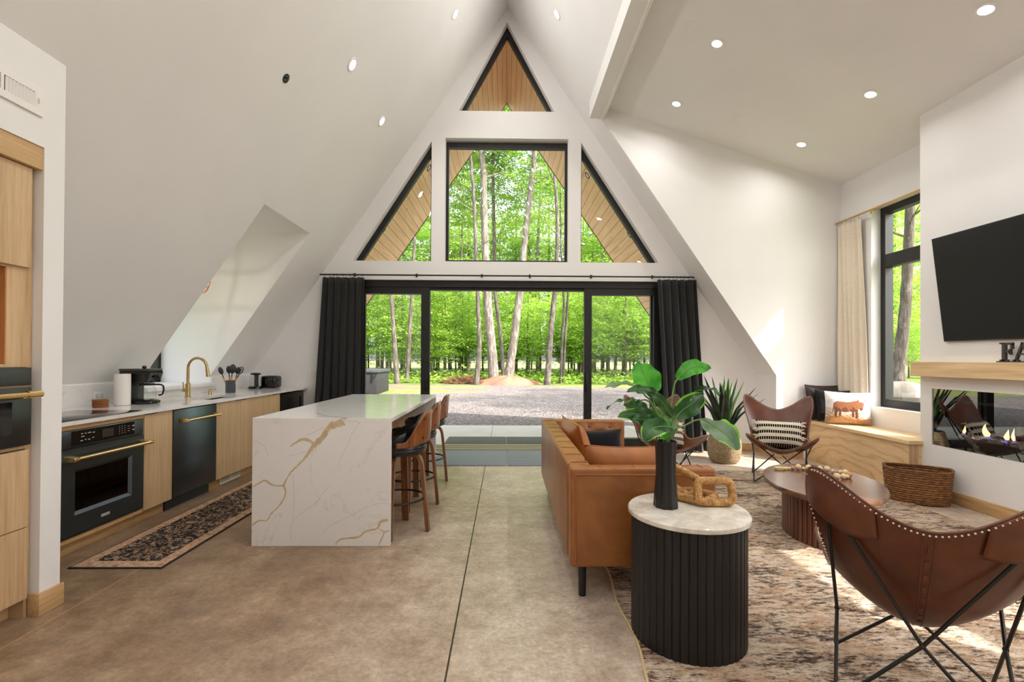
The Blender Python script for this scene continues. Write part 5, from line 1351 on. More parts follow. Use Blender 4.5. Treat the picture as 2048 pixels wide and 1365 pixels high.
# ---------------------------------------------------------------- woven basket, potted agave
t = thing('woven_basket', 'oval woven brown basket with handle holes in front of the bench', 'basket', (4.0, 4.52, 0))
M_ = Matrix.Translation((3.945, 4.50, 0)) @ Matrix.Rotation(math.radians(-32), 4, 'Z')
def bwall(u, v, th=0):
    a = u * 2 * PI; n = 2.6
    c, s = math.cos(a), math.sin(a); rr = (abs(c) ** n + abs(s) ** n) ** (-1 / n)
    k = .88 + .12 * v ** .7 + .01 * math.sin(v * 55); lo = .30 + .016 * abs(c) ** 4
    return M_ @ V(((.262 - th) * rr * c * k, (.185 - th) * rr * s * k, .0115 + lo * v + .003 * math.sin(a * 40)))
b = MB(); nu, nv = 120, 30
def bgrid(th):
    vs = [[b._v(bwall(i / nu, j / nv, th)) for j in range(nv + 1)] for i in range(nu)]
    for i in range(nu):
        for j in range(nv):
            uu = (i + .5) / nu; hole = (min(uu, 1 - uu) < .026 or abs(uu - .5) < .026) and 25 <= j <= 27
            if not hole: b.bm.faces.new((vs[i][j], vs[(i + 1) % nu][j], vs[(i + 1) % nu][j + 1], vs[i][j + 1]))
    return vs
bgrid(0); bgrid(.011)
b.lathe([(1e-6, .0115), (.86, .0115), (.86, .021), (1e-6, .021)], n=40, sx=.25, sy=.178, m=M_); b.build('basket_body', MAT['basket'], t, angle=1.2)
b = MB(); b.tube([bwall(i / 80, 1.0, .005) for i in range(80)], .0115, 8, closed=True); b.build('rim', MAT['basket'], t)
px_, py_ = 2.885, 6.22
t = thing('plant_basket', 'round seagrass basket pot holding the agave', 'planter', (px_, py_, 0))
b = MB(); pr = [(1e-6, .003), (.15, .003), (.175, .02), (.2, .09), (.213, .18), (.205, .27), (.185, .34), (.168, .40), (.16, .425), (.148, .425), (.155, .38), (.17, .30)]
b.lathe([(r * (1 + .012 * math.sin(z * 240)), z) for r, z in pr], (px_, py_, 0), 48); b.build('pot', MAT['potweave'], t, angle=1.2)
b = MB(); b.lathe([(1e-6, .36), (.15, .36)], (px_, py_, 0), 24); b.build('soil', MAT['brush'], t)
t = thing('agave_plant', 'spiky dark green agave growing in the seagrass basket pot', 'plant', (px_, py_, .40))
rnd = random.Random(8)
extra = [(px_ + .42 * math.cos(a), py_ + .42 * math.sin(a), z) for a, z in ((1.2, 1.0), (4.3, .98))]
for i, tip in enumerate(AGAVE + extra):
    tip = V(tip); base = V((px_ + (tip.x - px_) * .08, py_ + (tip.y - py_) * .08, .40)); flat = V((tip.x - px_, tip.y - py_, 0)); L_ = flat.length
    mid = base.lerp(tip, .5) + V((0, 0, .05 * L_)) - flat * (.12 - .3 * max(0, .95 - tip.z)); side = V((-flat.y, flat.x, 0)).normalized() if L_ > .02 else V((1, 0, 0))
    side = (side + V((.5, -.1, 0)) * (.6 if abs(side.x) < .6 else 0)).normalized()
    P = smoothcurve([base, base.lerp(mid, .5) + V((0, 0, .01)), mid, mid.lerp(tip, .55), tip], 5); k = len(P) - 1
    def lf(u, v, P=P, k=k, side=side):
        f = u * k; j = min(int(f), k - 1); p = P[j].lerp(P[j + 1], f - j); w_ = .066 * (1 - u) ** .8 * (.72 + 1.1 * u * (1 - u)) + .0008
        d = (P[min(j + 1, k)] - P[max(j - 1, 0)]).normalized(); nn = side.cross(d).normalized(); q = v * 2 - 1
        return p + side * w_ * q + nn * w_ * .5 * (q * q - .5)
    b = MB(); b.grid(lf, 22, 6); o = b.build('leaf', MAT['agaveL'] if i in (2, 3, 5, 11) else MAT['agave'], t, angle=2)
    md = o.modifiers.new('t', 'SOLIDIFY'); md.thickness = .004

# ---------------------------------------------------------------- window bench, its pillows
t = thing('window_bench', 'built-in oak bench under the right-hand window', 'bench', (4.3, 5.6, 0))
BX, BY = 4.085, 4.755
b = MB(); b.box((BX + .03, BY + .022, .002), (XR, YW - .016, .495)); b.build('base', MAT['oak_flat'], t, smooth=False)
b = MB(); b.box((BX, BY, .495), (XR - .001, YW - .001, .534), .003, 1); b.build('seat_top', MAT['oak_pale'], t)
b = MB(); b.box((BX + .026, BY + .018, .0), (BX + .115, BY + .03, .494)); b.build('end_stile', MAT['oak'], t, smooth=False)
def bench_pillow(label, mat, loc, xd, zd, w, h, th, edge):
    r = thing('bench_pillow', label, 'pillow', loc); M_ = frame_m(loc, xd, zd)
    b = MB(); P = pillow(b, M_, w, h, th, 22); b.build('cushion', mat, r)
    if edge: b = MB(); pil_edge(b, P, M_, .006); b.build('piping', mat, r)
    return r
bench_pillow('large dark brown leather pillow at the corner of the bench', MAT['brnleather'], (4.31, 6.355, .775), (1, .06, -.02), (.02, .16, 1), .52, .47, .14, True)
bench_pillow('black hide pillow between the brown leather and cow pillows', MAT['fur'], (4.32, 6.19, .748), (1, -.08, -.02), (.0, .22, 1), .46, .42, .13, False)
cow_body = [(.17, .44), (.16, .56), (.185, .655), (.25, .69), (.34, .685), (.44, .675), (.54, .69), (.62, .73), (.69, .735), (.74, .69), (.77, .60), (.74, .50), (.70, .42), (.66, .37), (.6, .385), (.52, .37), (.42, .345), (.32, .37), (.25, .36)]
legs = [[(.17, .50), (.185, .30), (.205, .185), (.245, .185), (.24, .29), (.26, .42)], [(.27, .42), (.285, .21), (.325, .21), (.335, .40)], [(.55, .44), (.57, .20), (.61, .20), (.62, .42)], [(.63, .44), (.645, .17), (.69, .17), (.70, .44)]]
head = [(.70, .66), (.73, .70), (.80, .69), (.835, .65), (.825, .57), (.805, .47), (.775, .41), (.745, .44), (.72, .54)]
horn = [[(.70, .70), (.735, .70), (.715, .74), (.68, .775), (.665, .765), (.69, .735)], [(.81, .68), (.845, .70), (.88, .755), (.865, .765), (.83, .725)]]
tail = [[(.165, .62), (.18, .62), (.165, .44), (.155, .33), (.14, .34), (.148, .46)]]
def inside(p, poly):
    x, y = p; c = False; j = len(poly) - 1
    for i in range(len(poly)):
        (xi, yi), (xj, yj) = poly[i], poly[j]
        if (yi > y) != (yj > y) and x < (xj - xi) * (y - yi) / (yj - yi) + xi: c = not c
        j = i
    return c
def cow_pick(u, v, s):
    if s > 0: return 0
    u += .004 * math.sin(v * 90); v += .006 * math.sin(u * 130)
    if any(inside((u, v), h) for h in horn): return 3
    if inside((u, v), head): return 2 if v > .5 else 3
    if any(inside((u, v), l) for l in legs + tail): return 3
    if inside((u, v), cow_body): return 2 if v > .46 + .05 * math.sin(u * 34) + .03 * math.sin(u * 81 + v * 20) else 3
    if v < .18 + .05 * math.sin(u * 7): return 4
    if v < .30 + .05 * math.sin(u * 9 + 1) and u < .72: return 4 if math.sin(u * 50 + v * 70) > .2 else 5
    if v < .42 + .08 * math.sin(u * 5 + 2): return 5 if math.sin(u * 31 + v * 60) > -.3 else 6
    if v < .56 and u > .74: return 6
    return 1 if v < .72 + .06 * math.sin(u * 6) else 0
cl = (4.315, 5.93, .743)
r = thing('bench_pillow', 'white pillow printed with a brown cow on the window bench', 'pillow', cl)
M_ = frame_m(cl, (.90, -.43, -.02), (-.02, .20, 1)); b = MB()
pillow(b, M_, .50, .41, .15, 22, .06, mats=(110, 90, cow_pick))
b.build('cushion', [plain('print_white', lin(240, 236, 232), .9), plain('print_sky', lin(222, 216, 214), .9, var=.06, vs=20), plain('print_cow', lin(150, 96, 62), .9, var=.2, vs=60), plain('print_cow_dark', lin(104, 64, 44), .9, var=.25, vs=60), plain('print_ground', lin(172, 132, 94), .9, var=.25, vs=40), plain('print_haze', lin(206, 188, 168), .9, var=.1, vs=40), plain('print_grey', lin(186, 184, 184), .9, var=.12, vs=30)], r)
# ---------------------------------------------------------------- curtains
def curtain(label, mat, pts0, pts1, z0, z1, folds, depth, nrm, tie=None, seed=0):
    """hangs between two top points and two bottom points (x,y); folds along the width"""
    a0, a1, b0, b1 = [V((p[0], p[1], 0)) for p in (pts1[0], pts1[1], pts0[0], pts0[1])]
    n = V((nrm[0], nrm[1], 0)); rnd = random.Random(seed); ph = [rnd.uniform(-.5, .5) for _ in range(folds + 2)]
    def f(u, v):
        u = min(1, max(0, u + .035 * math.sin(2 * PI * u * 1.3 + seed) * (u * (1 - u) * 4) + .02 * math.sin(2 * PI * u * 2.7 + 2 * seed) * (u * (1 - u) * 4)))
        top = a0.lerp(a1, u); bot = b0.lerp(b1, u); p = bot.lerp(top, v)
        k = u * folds; j = int(min(k, folds - 1e-6)); w_ = math.sin(k * 2 * PI + ph[j] * (1 - v)) + .25 * math.sin(k * 4 * PI + 1 + v * 2)
        amp = depth * (.55 + .45 * (1 - v)) * (.8 + .3 * ph[j])
        p = p + n * (amp * w_ + .01 * math.sin(v * 5 + u * 9)); p.z = z0 + (z1 - z0) * v; return p
    t = thing('curtain', label, 'curtain', (b0.x, b0.y, z0))
    b = MB(); b.grid(f, folds * 14, 24); o = b.build('panel', mat, t, angle=3)
    md = o.modifiers.new('t', 'SOLIDIFY'); md.thickness = .004
    return t, f
def rings(t, f, n, z, axis, off, mat=None):
    b = MB()
    for k in range(n):
        p = f((k + .5) / n, 1.0); c = V((p.x, p.y, 0)) + V((off[0], off[1], 0)); c = V((c.x if axis == 'x' else off[0], off[1] if axis == 'x' else c.y, z))
        b.tube([c + (V((0, math.cos(a * PI / 6), math.sin(a * PI / 6))) if axis == 'x' else V((math.cos(a * PI / 6), 0, math.sin(a * PI / 6)))) * .016 for a in range(12)], .0022, 5, closed=True)
        b.cyl(c - V((0, 0, .016)), c - V((0, 0, .04)), .0025, n=5)
    b.build('ring', mat or MAT['rodblack'], t)
t, f = curtain('black curtain hanging left of the glass door', MAT['cur_black'], [(-2.74, 6.84), (-2.04, 6.84)], [(-2.63, 6.85), (-2.03, 6.85)], .02, 2.50, 6, .05, (0, -1), seed=2)
rings(t, f, 9, 2.538, 'x', (0, 6.85))
t, f = curtain('black curtain hanging right of the glass door', MAT['cur_black'], [(2.33, 6.83), (2.92, 6.83)], [(2.20, 6.85), (2.76, 6.85)], .02, 2.50, 5, .055, (0, -1), seed=5)
rings(t, f, 9, 2.538, 'x', (0, 6.85))
t = thing('curtain_rod', 'long thin black curtain rod above the glass door', 'curtain rod', (0, 6.85, 2.54))
b = MB(); b.cyl((-2.67, 6.85, 2.54), (2.77, 6.85, 2.54), .011, n=12); b.build('rod', MAT['rodblack'], t)
for x in (-2.2, -1.3, -.35, .35, 1.25, 2.15):
    b = MB(); b.tube([(x, 6.949, 2.555), (x, 6.90, 2.555), (x, 6.85, 2.553)], .006, 6); b.box((x - .012, 6.94, 2.53), (x + .012, 6.9495, 2.58)); b.build('bracket', MAT['rodblack'], t)
t, f = curtain('cream linen curtain at the far end of the window bench', MAT['cur_cream'], [(4.53, 6.37), (4.54, 5.88)], [(4.525, 6.41), (4.525, 5.97)], .56, 3.17, 5, .035, (-1, 0), seed=9)
rings(t, f, 6, 3.2, 'y', (4.51, 0), MAT['rodgold'])
t = thing('curtain_rod', 'brass curtain rod over the right-hand window', 'curtain rod', (4.51, 5.6, 3.21))
b = MB(); b.cyl((4.51, 6.40, 3.21), (4.51, 4.80, 3.21), .0115, n=12); b.ball((4.51, 6.408, 3.21), .016, 12, 8); b.build('rod', MAT['rodgold'], t)
b = MB(); b.tube([(4.583, 5.80, 3.21), (4.51, 5.80, 3.205)], .007, 8); b.cyl((4.51, 5.8, 3.215), (4.51, 5.8, 3.16), .008, n=8); b.build('bracket', MAT['rodgold'], t)

# ---------------------------------------------------------------- television, mantel, sign, fire
t = thing('television', 'large black flat television tilted on the fireplace wall', 'television', (4.15, 3.62, 1.53))
top, bot = V((4.085, 0, 2.515)), V((4.205, 0, 1.53)); dz_ = (top - bot).normalized(); out_ = V((-dz_.z, 0, dz_.x))
def tvp(y, s, w): p = bot.lerp(top, s) + out_ * w; return (p.x, y, p.z)
b = MB(); b.hexa([tvp(2.74, 0, -.03), tvp(4.5, 0, -.03), tvp(4.5, 1, -.03), tvp(2.74, 1, -.03), tvp(2.74, 0, 0), tvp(4.5, 0, 0), tvp(4.5, 1, 0), tvp(2.74, 1, 0)], .004, 1); b.build('bezel', plain('tv_bezel', lin(24, 24, 25), .35), t)
b = MB(); b.hexa([tvp(2.752, .014, 0), tvp(4.488, .014, 0), tvp(4.488, .988, 0), tvp(2.752, .988, 0), tvp(2.752, .014, .0015), tvp(4.488, .014, .0015), tvp(4.488, .988, .0015), tvp(2.752, .988, .0015)]); b.build('screen', MAT['tv'], t, smooth=False)
b = MB(); b.box((4.198, 3.4, 1.85), (4.234, 3.85, 2.2)); b.build('wall_mount', MAT['rodblack'], t, smooth=False)
b = MB(); b.box((4.125, 2.4, 1.192), (XB - .001, 4.788, 1.336), .003, 1); tag(b.build('mantel_shelf', MAT['oak_pale']), 'thick pale oak mantel shelf above the fireplace', 'mantel')
t = thing('letter_sign', 'dark metal word sign reading FA standing on the oak mantel', 'sign', (4.17, 3.6, 1.336))
b = MB(); b.box((4.155, 3.2, 1.3365), (4.195, 3.965, 1.347), .001, 1); b.build('base', MAT['sign'], t)
H = .155
def letter(strokes, y0):
    b = MB()
    for poly in strokes: b.prism(poly, lambda u, v, w: (4.165 + w, y0 - u, 1.347 + v * H / .155), 0, .022)
    b.build('letter', MAT['sign'], t, smooth=False)
q = lambda x0, z0, x1, z1: [(x0, z0), (x1, z0), (x1, z1), (x0, z1)]
letter([q(.018, 0, .046, H), q(0, 0, .064, .013), q(0, H - .013, .03, H), q(.04, H - .02, .10, H), [(.085, H - .045), (.10, H - .055), (.10, H - .01), (.085, H - .02)], q(.04, .07, .082, .088), [(.072, .06), (.086, .052), (.086, .104), (.072, .097)]], 3.948)
letter([[(.0, 0), (.016, 0), (.068, H - .01), (.056, H)], [(.052, H), (.08, H), (.136, 0), (.104, 0)], q(.026, .05, .11, .064), q(-.012, 0, .034, .012), q(.088, 0, .15, .012)], 3.835)
letter([q(0, 0, .03, H), q(.1, 0, .13, H), [(.03, H), (.065, .05), (.08, .05), (.04, H)], [(.1, H), (.065, .05), (.05, .05), (.088, H)]], 3.675)
letter([q(.015, 0, .045, H), q(0, 0, .06, .012), q(0, H - .012, .06, H)], 3.535)
letter([q(.015, 0, .043, H), q(0, 0, .09, .016), q(0, H - .012, .058, H), q(.078, 0, .09, .045)], 3.465)
letter([q(.045, 0, .073, .08), q(.03, 0, .088, .012), [(.0, H), (.03, H), (.066, .07), (.05, .07)], [(.118, H), (.09, H), (.056, .07), (.07, .07)]], 3.365)
t = thing('fireplace_insert', 'long black gas fireplace with flames behind glass', 'fireplace', (XB + .2, 3.66, FZ0))
fx0, fx1 = XB + .012, XB + .33
b = MB(); b.box((fx0, FY0 + .002, FZ0 + .002), (fx1, FY1 - .002, FZ0 + .012)); b.box((fx0, FY0 + .002, FZ1 - .012), (fx1, FY1 - .002, FZ1 - .002)); b.box((fx0, FY0 + .002, FZ0), (fx1, FY0 + .012, FZ1)); b.box((fx0, FY1 - .012, FZ0 + .002), (fx1, FY1 - .002, FZ1 - .002)); b.box((fx1, FY0, FZ0), (fx1 + .01, FY1, FZ1)); b.build('firebox', MAT['blackgloss'], t, smooth=False)
b = MB(); b.box((fx0 + .06, FY0 + .1, FZ0 + .012), (fx1 - .05, FY1 - .12, FZ0 + .095), .006); b.build('burner_tray', MAT['brick'], t)
b = MB(); b.box((fx0 + .10, 3.76, FZ1 - .13), (fx0 + .12, 4.56, FZ1 - .105), .002)
b.build('vent_bar', MAT['rodblack'], t)
rnd = random.Random(21); b = MB()
for i in range(300):
    y = rnd.uniform(FY0 + .12, FY1 - .16); r = rnd.uniform(.012, .03)
    m = Matrix.Translation((fx0 + rnd.uniform(.08, .25), y, FZ0 + .095 + rnd.uniform(0, .03))) @ Matrix.Rotation(rnd.uniform(0, 3), 4, V((rnd.random(), rnd.random(), rnd.random() + .1)).normalized())
    b.lathe([(1e-6, -r * .7), (r, -r * .1), (r * .6, r * .6), (1e-6, r * .8)], n=5, m=m)
g = b.build('glass_media', MAT['crystal'], t, smooth=False); g['kind'] = 'stuff'
for y, h, w_ in ((4.50, .10, .022), (4.30, .155, .045), (4.11, .13, .032), (4.06, .15, .022), (3.88, .07, .02), (3.83, .22, .035), (3.6, .14, .04), (3.3, .12, .03), (3.0, .15, .04)):
    for nm, hh, ww, mm, z0 in (('flame', h, w_, 'flame', .13), ('flame_base', .055, w_ * 1.7, 'flameblue', .105)):
        b = MB(); x = fx0 + .16
        pr = [(1e-6, 0), (ww * .7, hh * .12), (ww, hh * .3), (ww * .62, hh * .55), (ww * .28, hh * .8), (1e-6, hh)]
        rg = [(r_, z_) for r_, z_ in pr]
        b.lathe([(r_ * .75, z_ * .82) for r_, z_ in rg], (x, y, FZ0 + z0), 10, sx=.6)
        for v in b.bm.verts: v.co.y += .25 * ww * math.sin((v.co.z - FZ0) * 45 + y * 20)
        b.build(nm, MAT[mm], t)
b = MB(); b.face([(XB + .01, FY0, FZ0), (XB + .01, FY1, FZ0), (XB + .01, FY1, FZ1), (XB + .01, FY0, FZ1)]); b.build('glass_front', MAT['fireglass'], t, smooth=False)
# ================================================================ outside
def sheet(name, x0, x1, y0, y1, z, mat, th=.1, kind='structure'):
    b = MB(); b.box((x0, y0, z - th), (x1, y1, z)); o = b.build(name, mat, smooth=False, recenter=False); o['kind'] = kind; return o
b = MB()
for x0, x1 in ((-5.2, -2.315), (-2.31, -.248), (-.242, 2.4), (2.405, 5.2)): b.box((x0, 7.2, -.2), (x1, 9.58, -.004), .004, 1)
struct(b.build('patio_slab', MAT['concrete_out'], smooth=False, recenter=False))
sheet('gravel_drive', -45, 45, 9.5, 24.4, -.03, MAT['gravel'])
sheet('side_lawn', 4.9, 45, -25, 9.5, -.05, MAT['lawn']); sheet('side_yard', -45, -4.9, -25, 9.5, -.06, MAT['woodfloor'])
sheet('woodland_floor', -60, 75, 24.3, 64, -.02, MAT['woodfloor']); sheet('meadow', -120, 140, 63, 200, -.02, MAT['meadow'])
def patch(name, cx, cy, rx, ry, z, mat, seed, h=.03):
    rnd = random.Random(seed); n = 40
    ph = [rnd.uniform(0, 6) for _ in range(3)]
    b = MB(); b.lathe([(1e-6, z + h), (.5, z + h * .8), (.85, z + h * .4), (1, z)], (cx, cy, 0), n, rx, ry, rad=lambda a: 1 + .14 * math.sin(2 * a + ph[0]) + .09 * math.sin(5 * a + ph[1]) + .05 * math.sin(9 * a + ph[2]))
    o = b.build(name, mat); o['kind'] = 'structure'; return o
patch('lawn_patch', -8.5, 19.6, 6.5, 1.7, -.03, MAT['lawn'], 3); patch('lawn_patch', 8.5, 23.4, 7, 1.1, -.03, MAT['lawn'], 5); patch('lawn_patch', -3.2, 22.6, 2.8, .8, -.03, MAT['lawn'], 6)
patch('dirt_track', -9, 22.4, 7.5, 1.3, -.03, MAT['soil'], 9, .02)
b = MB(); rnd = random.Random(5)
def mnd(u, v):
    a = u * 2 * PI; r = .74 * v * (2.35 + .35 * math.sin(3 * a) + .2 * math.sin(7 * a + 1)); h = .48 * (1 - v ** 1.6) + .05 * math.sin(9 * a + v * 8) * v * (1 - v) * 3
    return V((.1 + r * math.cos(a), 25.0 + r * .62 * math.sin(a), -.04 + h))
b.grid(mnd, 60, 14, True); tag(b.build('soil_mound', MAT['soil']), 'mound of reddish soil around the central tree trunks', 'soil mound')
b = MB()
for i in range(420):
    a = rnd.uniform(0, 2 * PI); r = rnd.random() ** .5; c = V((-2.0 + 1.35 * r * math.cos(a), 25.6 + .8 * r * math.sin(a), .04 + .38 * (1 - r) * rnd.random()))
    d = V((rnd.gauss(0, 1), rnd.gauss(0, .6), rnd.gauss(0, .25))).normalized() * rnd.uniform(.2, .55); b.tube([c - d, c + d], rnd.uniform(.006, .018), 4, caps=False)
tag(b.build('brush_pile', MAT['brush'], weld=False), 'pile of dead branches left of the soil mound', 'brush pile', kind='stuff')
b = MB(); rn = random.Random(2)
b.lathe([(1e-6, -.05), (.8, -.04), (1, .12), (.9, .34), (.6, .55), (.25, .62), (1e-6, .63)], (13.6, 16.1, 0), 26, .95, .6, rad=lambda a: 1 + .12 * math.sin(3 * a) + .07 * math.sin(7 * a + 1)); tag(b.build('boulder', MAT['rock']), 'pale boulder outside the right-hand window', 'boulder')
t = thing('hot_tub', 'grey square hot tub outside beyond the left curtain', 'hot tub', (-5.3, 18.5, 0))
b = MB(); b.box((-6.6, 17.8, -.03), (-4.78, 19.6, .78), .04); b.build('tub_body', MAT['tub'], t)
b = MB(); b.box((-6.66, 17.74, .78), (-4.72, 19.66, .90), .03); b.build('cover', plain('tub_cover', lin(66, 68, 70), .7), t)
b = MB()
for x in (-5.5, -4.95): b.tube([(x, 17.78, .78), (x, 17.76, .45)], .03, 6); b.tube([(x, 17.77, .5), (x + .18, 17.75, .76)], .02, 6)
b.build('cover_bracket', MAT['rodblack'], t)

# ---------------------------------------------------------------- trees
def leaf_mesh(name, seed, n_cl, n_lf, rx, rz, size, flat=.35):
    """loose crown: leaves gathered in flattish sprays inside an ellipsoid centred on the origin"""
    rnd = random.Random(seed); vs, fs = [], []
    for c in range(n_cl):
        while True:
            p = V((rnd.uniform(-1, 1), rnd.uniform(-1, 1), rnd.uniform(-1, 1)))
            if p.length < 1: break
        p = V((p.x * rx, p.y * rx, p.z * rz)); R_ = rnd.uniform(.35, .85) * min(1, rx / 1.6); tilt = V((rnd.gauss(0, .25), rnd.gauss(0, .25), 1)).normalized()
        for l in range(n_lf):
            a = rnd.uniform(0, 2 * PI); r = R_ * rnd.random() ** .5
            q = p + V((r * math.cos(a), r * math.sin(a), rnd.gauss(0, R_ * flat * .5) - .25 * r * r))
            s = size * rnd.uniform(.6, 1.25); d = V((math.cos(a + rnd.gauss(0, .7)), math.sin(a + rnd.gauss(0, .7)), rnd.gauss(-.25, .3))).normalized()
            n_ = (tilt + V((rnd.gauss(0, .35), rnd.gauss(0, .35), 0))).normalized(); sd = d.cross(n_).normalized() * s * .42; i = len(vs)
            vs += [q, q + d * s * .35 + sd, q + d * s, q + d * s * .35 - sd]; fs.append((i, i + 1, i + 2, i + 3))
    me = bpy.data.meshes.new(name); me.from_pydata([tuple(v) for v in vs], [], fs); me.materials.append(MAT['treeleaf']); me.update(); return me
CROWN = [leaf_mesh('crown_leaves', 1, 150, 44, 2.9, 4.6, .17), leaf_mesh('crown_leaves', 2, 140, 46, 3.2, 4.0, .18), leaf_mesh('crown_leaves', 3, 165, 40, 2.5, 5.2, .165)]
BUSH = [leaf_mesh('sapling_leaves', 4, 85, 44, 1.75, 2.9, .14), leaf_mesh('sapling_leaves', 5, 95, 42, 2.0, 2.5, .14), leaf_mesh('sapling_leaves', 6, 75, 46, 1.5, 3.2, .13)]
def trunk_mesh(b, path, n=14, flare=True, rnd=None):
    P = smoothcurve([p[:3] for p in path], 5); m = len(P); rs = []
    for i in range(m):
        f = i / 5; j = min(int(f), len(path) - 2); r = path[j][3] + (path[j + 1][3] - path[j][3]) * (f - j); rs.append(r * (1 + .04 * math.sin(i * 1.7)))
    b.tube(P, rs, n); return P
def add_limbs(b, P, rnd, k, L_, r0, lo=.45):
    for _ in range(k):
        i = int(len(P) * rnd.uniform(lo, .97)); i = min(i, len(P) - 1); a = rnd.uniform(0, 2 * PI); s = P[i]; l = L_ * rnd.uniform(.5, 1)
        m_ = s + V((math.cos(a) * l * .5, math.sin(a) * l * .5, l * .25)); e = s + V((math.cos(a + .2) * l, math.sin(a + .2) * l, l * .62))
        b.tube(smoothcurve([s, m_, e], 4), [r0 * (1 - .1 * q) for q in range(9)], 6)
def foliage(t, me, loc, sc=(1, 1, 1), rz=0):
    o = bpy.data.objects.new('foliage', me); COL.objects.link(o); o.parent = t; o.location = V(loc) - OFF[t.name]; o.scale = sc; o.rotation_euler = (0, 0, rz); return o
TREES=[
('thick pale trunk on the soil mound, left of the central pair',[(-0.60,25.50,-0.02,0.537),(-0.69,25.50,1.27,0.429),(-0.75,25.50,2.07,0.416),(-0.89,25.50,3.41,0.403),(-1.01,25.50,5.10,0.376),(-1.13,25.50,7.71,0.322),(-1.19,25.50,9.87,0.295),(-1.26,25.50,11.75,0.268),(-1.48,25.50,13.10,0.228),(-1.85,25.50,15.80,0.161)],'P'),
('thin grey trunk close behind the thick pale pair on the mound',[(-0.13,27.50,0.10,0.203),(-0.23,27.50,2.13,0.188),(-0.44,27.50,3.87,0.188),(-0.62,27.50,5.40,0.174),(-0.70,27.50,9.09,0.159),(-0.78,27.50,12.58,0.145),(-0.68,27.50,16.37,0.116)],'G'),
('thick pale trunk leaning right on the soil mound',[(0.15,25.50,-0.02,0.510),(0.30,25.50,1.27,0.389),(0.46,25.50,2.35,0.362),(0.61,25.50,3.69,0.336),(0.79,25.50,5.12,0.322),(1.02,25.50,7.73,0.282),(1.28,25.50,10.16,0.255),(1.54,25.50,12.60,0.228),(1.74,25.50,15.85,0.161)],'P'),
('grey trunk standing left of the soil mound beside the brush pile',[(-1.50,24.50,-0.07,0.258),(-1.38,24.50,1.27,0.206),(-1.34,24.50,2.30,0.193),(-1.42,24.50,3.84,0.181),(-1.46,24.50,4.95,0.168),(-1.57,24.50,7.46,0.155),(-1.66,24.50,9.53,0.142),(-1.83,24.50,11.60,0.116),(-1.95,24.50,14.71,0.090)],'G'),
('thick grey trunk right of the soil mound',[(2.16,24.50,-0.01,0.309),(2.25,24.50,1.28,0.245),(2.35,24.50,2.83,0.232),(2.47,24.50,4.13,0.219),(2.57,24.50,5.16,0.193),(2.66,24.50,7.75,0.168),(2.60,24.50,9.57,0.142),(2.47,24.50,11.13,0.116),(2.25,24.50,14.24,0.077)],'G'),
('slim pale trunk, left one of the close pair right of the mound',[(3.09,26.50,0.08,0.139),(3.16,26.50,2.12,0.112),(3.26,26.50,4.08,0.112),(3.20,26.50,5.48,0.098),(3.08,26.50,8.00,0.084),(3.01,26.50,11.65,0.070)],'G'),
('slim pale trunk, right one of the close pair right of the mound',[(3.26,26.80,0.07,0.141),(3.37,26.80,2.13,0.113),(3.47,26.80,4.11,0.113),(3.55,26.80,5.53,0.099),(3.62,26.80,8.08,0.085),(3.75,26.80,11.77,0.071)],'G'),
('grey trunk behind the left glass panel, the thicker one',[(-5.67,25.00,-0.02,0.263),(-5.79,25.00,1.77,0.211),(-5.91,25.00,3.34,0.184),(-6.02,25.00,4.92,0.171),(-6.15,25.00,8.33,0.145),(-6.26,25.00,12.29,0.105)],'G'),
('mottled trunk behind the left glass panel, beside the door stile',[(-5.36,26.00,0.09,0.205),(-5.26,26.00,2.06,0.178),(-5.19,26.00,3.70,0.164),(-5.09,26.00,5.34,0.151),(-4.98,26.00,8.63,0.123),(-4.90,26.00,12.74,0.096)],'G'),
('big rough trunk seen through the right-hand window',[(14.55,17.50,0.03,0.479),(14.65,17.50,1.00,0.368),(14.76,17.50,1.93,0.332),(14.90,17.50,3.23,0.304),(14.97,17.50,4.36,0.286),(15.03,17.50,5.67,0.267),(15.09,17.50,6.98,0.249),(15.17,17.50,9.23,0.203)],'G'),
]
rnd = random.Random(77)
for i, (lb, path, bk) in enumerate(TREES):
    path = [(x, y, z, r_ * .6) for x, y, z, r_ in path]; base = path[0]; t = thing('tree', lb.replace('trunk', 'tree trunk', 1), 'tree', (base[0], base[1], 0), 'trees beyond the gravel drive')
    path = [(base[0], base[1], -.1, base[3] * 1.18)] + list(path); top = path[-1]
    path.append((top[0] + rnd.uniform(-.5, .5), top[1] + .6, max(17.5, top[2] + 2), top[3] * .45))
    b = MB(); P = trunk_mesh(b, path); add_limbs(b, P, rnd, 7 if base[3] > .13 else 4, 2.6, max(.03, base[3] * .16), .55)
    b.build('trunk', MAT['barkpale'] if bk == 'P' else MAT['bark'], t)
    for k, (dz, s) in enumerate(((15.5, .95), (11.2, .7)) if base[3] > .1 else ((12.5, .7),)):
        foliage(t, CROWN[(i + k) % 3], (top[0] + rnd.uniform(-1.2, 1.2), top[1] + 1.6 + rnd.uniform(0, 1.5), dz), (s, s, s * .8), rnd.uniform(0, 6))
